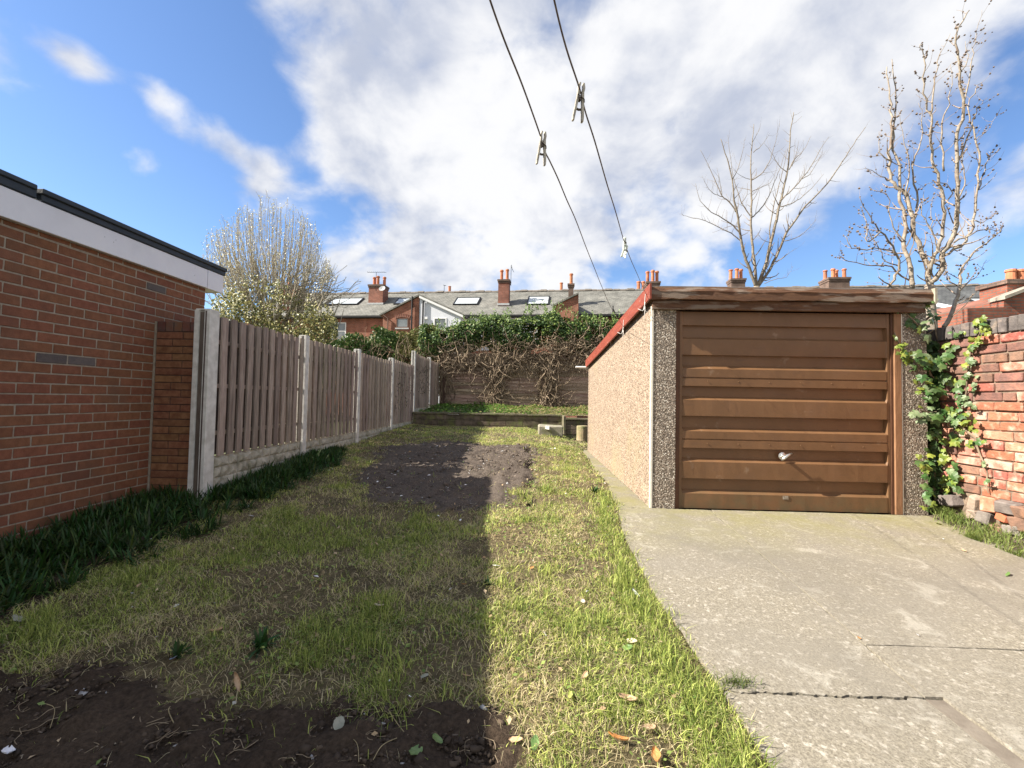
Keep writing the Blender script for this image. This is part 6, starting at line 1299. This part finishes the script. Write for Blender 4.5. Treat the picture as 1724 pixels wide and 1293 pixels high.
# ------------------------------------------------------------------ fallen leaves and scraps
def scraps():
    random.seed(21); tan = mat('leaf_tan', (.50, .34, .20), (.62, .46, .30), 30, .7, .3, c3=(.34, .2, .1), s3=40, coords='obj', trans=.15); orange = mat('leaf_orange', (.46, .20, .06), (.55, .30, .12), 30, .7, coords='obj', trans=.15); pale = mat('leaf_pale', (.62, .52, .40), (.70, .62, .50), 30, .7, coords='obj', trans=.1)
    green = mat('leaf_green', (.10, .18, .05), (.17, .27, .08), 30, .4, .2, spec=.5, coords='obj', trans=.15); lime = mat('leaf_lime', (.38, .42, .10), (.48, .50, .16), 30, .5, coords='obj', trans=.25); grey = mat('leaf_grey', (.25, .26, .20), (.34, .33, .26), 30, .7, coords='obj'); white = mat('scrap_white', (.72, .73, .76), (.8, .8, .82), 30, .5, coords='obj'); blue = mat('scrap_blue', (.16, .24, .42), (.6, .64, .7), 60, .4, coords='obj')
    def oval(L_, W_, curl, m, ivy=False):
        b = MB(); n = 8; r_ = random.Random(random.random())
        for i in range(n+1):
            t = i/n; w_ = W_*math.sin(math.pi*min(1, max(0, t*.92+.04)))**.75*(1+r_.uniform(-.12, .12)); x = (t-.5)*L_
            for j in (-1, -.5, 0, .5, 1): b.v.append((x+(r_.uniform(-.04, .04)*L_ if abs(j) == 1 else 0), j*w_*.5*math.cos(curl*abs(j)*.8), (1-math.cos(j*curl))*W_*.5+.18*L_*curl*(t-.5)**2*2+r_.uniform(-.03, .03)*W_))
            if i:
                q = len(b.v)-10
                for j in range(4): b.f.append((q+j, q+j+1, q+j+6, q+j+5))
        return b.mesh('leaf', m)
    items = [('fallen_leaf', 638, 1027, .055, .035, .9, pale, 'pale curled leaf lying alone in the middle of the shaded lawn', 'leaf'), ('fallen_leaf', 363, 1070, .06, .035, 1.0, tan, 'tan crumpled leaf on shaded grass left of the lawn centre', 'leaf'), ('fallen_leaf', 400, 1160, .095, .032, 1.1, tan, 'long tan curled leaf at the edge of the bare soil', 'leaf'),
             ('plastic_scrap', 292, 1117, .04, .02, .8, blue, 'small blue and white plastic scrap in the shaded grass', 'litter'), ('fallen_leaf', 570, 1228, .05, .04, .3, grey, 'grey green leaf flat on the dark bare soil', 'leaf'), ('fallen_leaf', 1070, 1005, .06, .03, .6, white, 'white pointed leaf standing beside the concrete edge', 'leaf'),
             ('fallen_leaf', 1064, 1088, .06, .035, .8, pale, 'cream leaf on the sunlit grass above a green leaf', 'leaf'), ('fallen_leaf', 1056, 1098, .05, .035, .4, green, 'dark green leaf tucked under the cream leaf in the sun', 'leaf'), ('fallen_leaf', 1056, 1187, .07, .05, .8, tan, 'broad tan leaf in the sunlit grass near the cracked slab', 'leaf'),
             ('fallen_leaf', 960, 1180, .07, .022, .5, lime, 'narrow yellow green leaf on sunlit grass', 'leaf'), ('fallen_leaf', 952, 1236, .065, .035, .6, lime, 'yellow green lobed leaf at the corner of the bare soil in the sun', 'leaf'), ('fallen_leaf', 1105, 1285, .06, .04, .9, orange, 'orange leaf at the bottom edge of the grass', 'leaf'),
             ('fallen_leaf', 700, 1276, .06, .045, .4, green, 'green ivy leaf at the bottom of the bare soil', 'leaf'), ('fallen_leaf', 736, 1256, .048, .04, .5, green, 'green ivy leaf upright on a stalk in the bare soil', 'leaf'), ('fallen_leaf', 715, 1147, .04, .035, .4, grey, 'pale green leaf on the thin grass just above the bare soil', 'leaf'),
             ('fallen_leaf', 785, 1147, .035, .02, .8, tan, 'small brown leaf near the shadow edge by the bare soil', 'leaf'), ('fallen_leaf', 981, 1020, .05, .03, .7, pale, 'beige leaf in the sunlit grass near a tuft', 'leaf'), ('fallen_leaf', 1020, 1054, .045, .03, .6, green, 'small green leaf in sunlit grass', 'leaf'), ('fallen_leaf', 781, 990, .035, .025, .7, orange, 'small orange leaf in the shade near the shadow edge', 'leaf'),
             ('fallen_leaf', 895, 962, .035, .025, .7, orange, 'small orange leaf beside a dark tuft in the sun', 'leaf'), ('plastic_scrap', 12, 1278, .05, .04, .8, white, 'crumpled white scrap in the bottom left corner', 'litter'), ('fallen_leaf', 30, 1050, .08, .035, .7, grey, 'grey dead leaf below the bulb leaves at the left edge', 'leaf'), ('fallen_leaf', 1697, 969, .07, .03, .7, green, 'green leaf curled on the concrete at the right edge', 'leaf'),
             ('plastic_scrap', 775, 880, .04, .02, .5, white, 'white scrap on the shaded grass beyond the small tuft', 'litter'), ('plastic_scrap', 690, 1182, .03, .012, .5, white, 'tiny white petal standing at the edge of the bare soil', 'petal'), ('fallen_leaf', 1092, 1235, .06, .03, .6, tan, 'tan leaf half buried in the grass near the bottom', 'leaf'), ('fallen_leaf', 985, 1148, .05, .03, .9, tan, 'brown curled leaf among shadows in the sunlit grass', 'leaf'),
             ('fallen_leaf', 1040, 1255, .07, .03, 1.1, orange, 'rust brown leaf curled upright in the grass', 'leaf'), ('fallen_leaf', 868, 1258, .05, .035, .7, tan, 'light brown leaf on soil where the sun begins', 'leaf'), ('fallen_leaf', 900, 1262, .05, .03, .4, green, 'dull green leaf on soil at the bottom in the sun', 'leaf'), ('fallen_leaf', 518, 871, .035, .02, .8, pale, 'pale leaf scrap in dry grass below the dug patch', 'leaf'),
             ('fallen_leaf', 470, 880, .045, .02, .5, grey, 'small dark leaf left of the dry grass', 'leaf'), ('fallen_leaf', 748, 792, .10, .04, .5, white, 'white scrap lying on the shaded dug soil', 'leaf'), ('fallen_leaf', 808, 788, .08, .04, .5, white, 'white scrap lying on the sunlit dug soil', 'leaf'), ('fallen_leaf', 1580, 882, .06, .05, .3, lime, 'yellow green leaf on the concrete by the right garage pillar', 'leaf'),
             ('fallen_leaf', 1545, 1070, .022, .012, .4, white, 'tiny white chip on the concrete beside the right hand joint', 'chip'), ('fallen_leaf', 1446, 1075, .02, .012, .6, orange, 'tiny rust brown scrap on the middle drive joint', 'scrap'), ('fallen_leaf', 1588, 908, .03, .015, .4, white, 'small white chip on the concrete near the brick wall', 'chip'), ('fallen_leaf', 1623, 928, .05, .02, .8, tan, 'brown leaf by the weeds at the foot of the old wall', 'leaf')]
    for nm, px, py, L_, W_, cu, m, lab, cat in items:
        if px > 1400:
            d = ray(px, py); z = -1.05; p = None
            for _ in range(8): p = d*(z/d.z); z = float(drive_z(p.y))+.003
            p = d*(z/d.z)+Vector((0, 0, .004))
        else: p = gp(px, py)+Vector((0, 0, .022))
        if nm == 'fallen_leaf' and cat in ('chip', 'scrap'): nm = 'debris_chip'
        if cat == 'leaf' and 'scrap lying' in lab: nm = 'paper_scrap'; cat = 'litter'
        o = link(nm, oval(L_, W_, cu, m), None, p, (random.uniform(-.5, .5), random.uniform(-.4, .3), random.uniform(0, 6.28))); tag(o, lab, cat)
    sw = mat('straw_stalk', (.28, .23, .12), (.42, .34, .19), 30, .7)
    rt_ = MB(); rr = random.Random(5)
    for _ in range(95):
        px, py = rr.uniform(20, 880), rr.uniform(1150, 1285) if rr.random() < .7 else rr.uniform(760, 840)
        if py < 900: px = rr.uniform(640, 880)
        p = gp(px, py); a = rr.uniform(0, 6.28); L_ = rr.uniform(.03, .13); pts = []
        for k in range(5):
            q = p+Vector((math.cos(a), math.sin(a), 0))*(L_*k/4); a += rr.uniform(-.5, .5); q.z = float(gz(q.x, q.y))+.008+.012*rr.random(); pts.append(q)
        rt_.tube(smooth(pts, 2), rr.uniform(.0007, .0016), 4)
    tag(rt_.build('root_bits', mat('root_bits', (.16, .12, .08), (.34, .27, .18), 20, .8)), 'thin dead roots and stems lying over the bare soil', 'roots', kind='stuff')
    for pts, r_, lab in (([(395, 1160), (430, 1143), (470, 1137), (500, 1140)], .0013, 'thin straw coloured stalk arching over the long tan leaf'), ([(292, 1232), (288, 1205), (296, 1190), (312, 1172)], .0018, 'yellow curved stalk lying on the bare soil'),
                         ([(655, 1200), (672, 1225), (690, 1245), (700, 1262)], .0014, 'straight pale stalk of the ivy sprig on the soil'), ([(628, 1285), (640, 1262), (668, 1246), (690, 1240)], .0013, 'bent brown runner lying left of the ivy sprig'), ([(605, 1290), (600, 1262), (585, 1240), (588, 1225)], .0011, 'thin root on the soil near the grey green leaf'),
                         ([(885, 1246), (915, 1243), (940, 1243)], .0012, 'short straight pale stalk at the soil corner in the sun'), ([(1000, 1188), (1025, 1190), (1052, 1196)], .0018, 'pale stalk pointing at the broad tan leaf'), ([(85, 1230), (95, 1200), (78, 1180), (150, 1140)], .0011, 'thin pale root on the dark soil at the left')):
        P_ = [gp(*p)+Vector((random.uniform(-.01, .01), random.uniform(-.01, .01), .01+.010*math.sin(i*1.7))) for i, p in enumerate(pts)]; o = MB().tube(smooth(P_, 5), r_, 5).build('stalk', sw, smooth=True, off=P_[0]); o.location = P_[0]; tag(o, lab, 'stalk')
scraps()
def leaf_litter():
    n = 520; X = rng.uniform(-2.9, 1.0, n); Y = 1.1+8.5*rng.random(n)**1.3; k = X < edge_x(Y)-.03; X = X[k]; Y = Y[k]; n = len(X)
    c = np.stack([X, Y, gz(X, Y)+rng.uniform(.012, .03, n)], -1); t = rng.random((n, 1)); col = np.array([.30, .20, .11])*(1-t)+np.array([.58, .46, .30])*t; w = rng.random((n, 1)) < .14; col = np.where(w, .72, col); g = rng.random((n, 1)) < .15; col = np.where(g, np.array([.16, .22, .07]), col)
    tag(link('leaf_litter', leafcloud(c, rng.uniform(.005, .016, n)*np.interp(Y, [1, 8], [1, 1.7]), np.tile([0, 0, 1.2], (n, 1)), col, 'leaf_litter', MATS['litter'])), 'small dead leaf fragments and petals scattered over the lawn', 'leaf litter', kind='stuff')
leaf_litter()
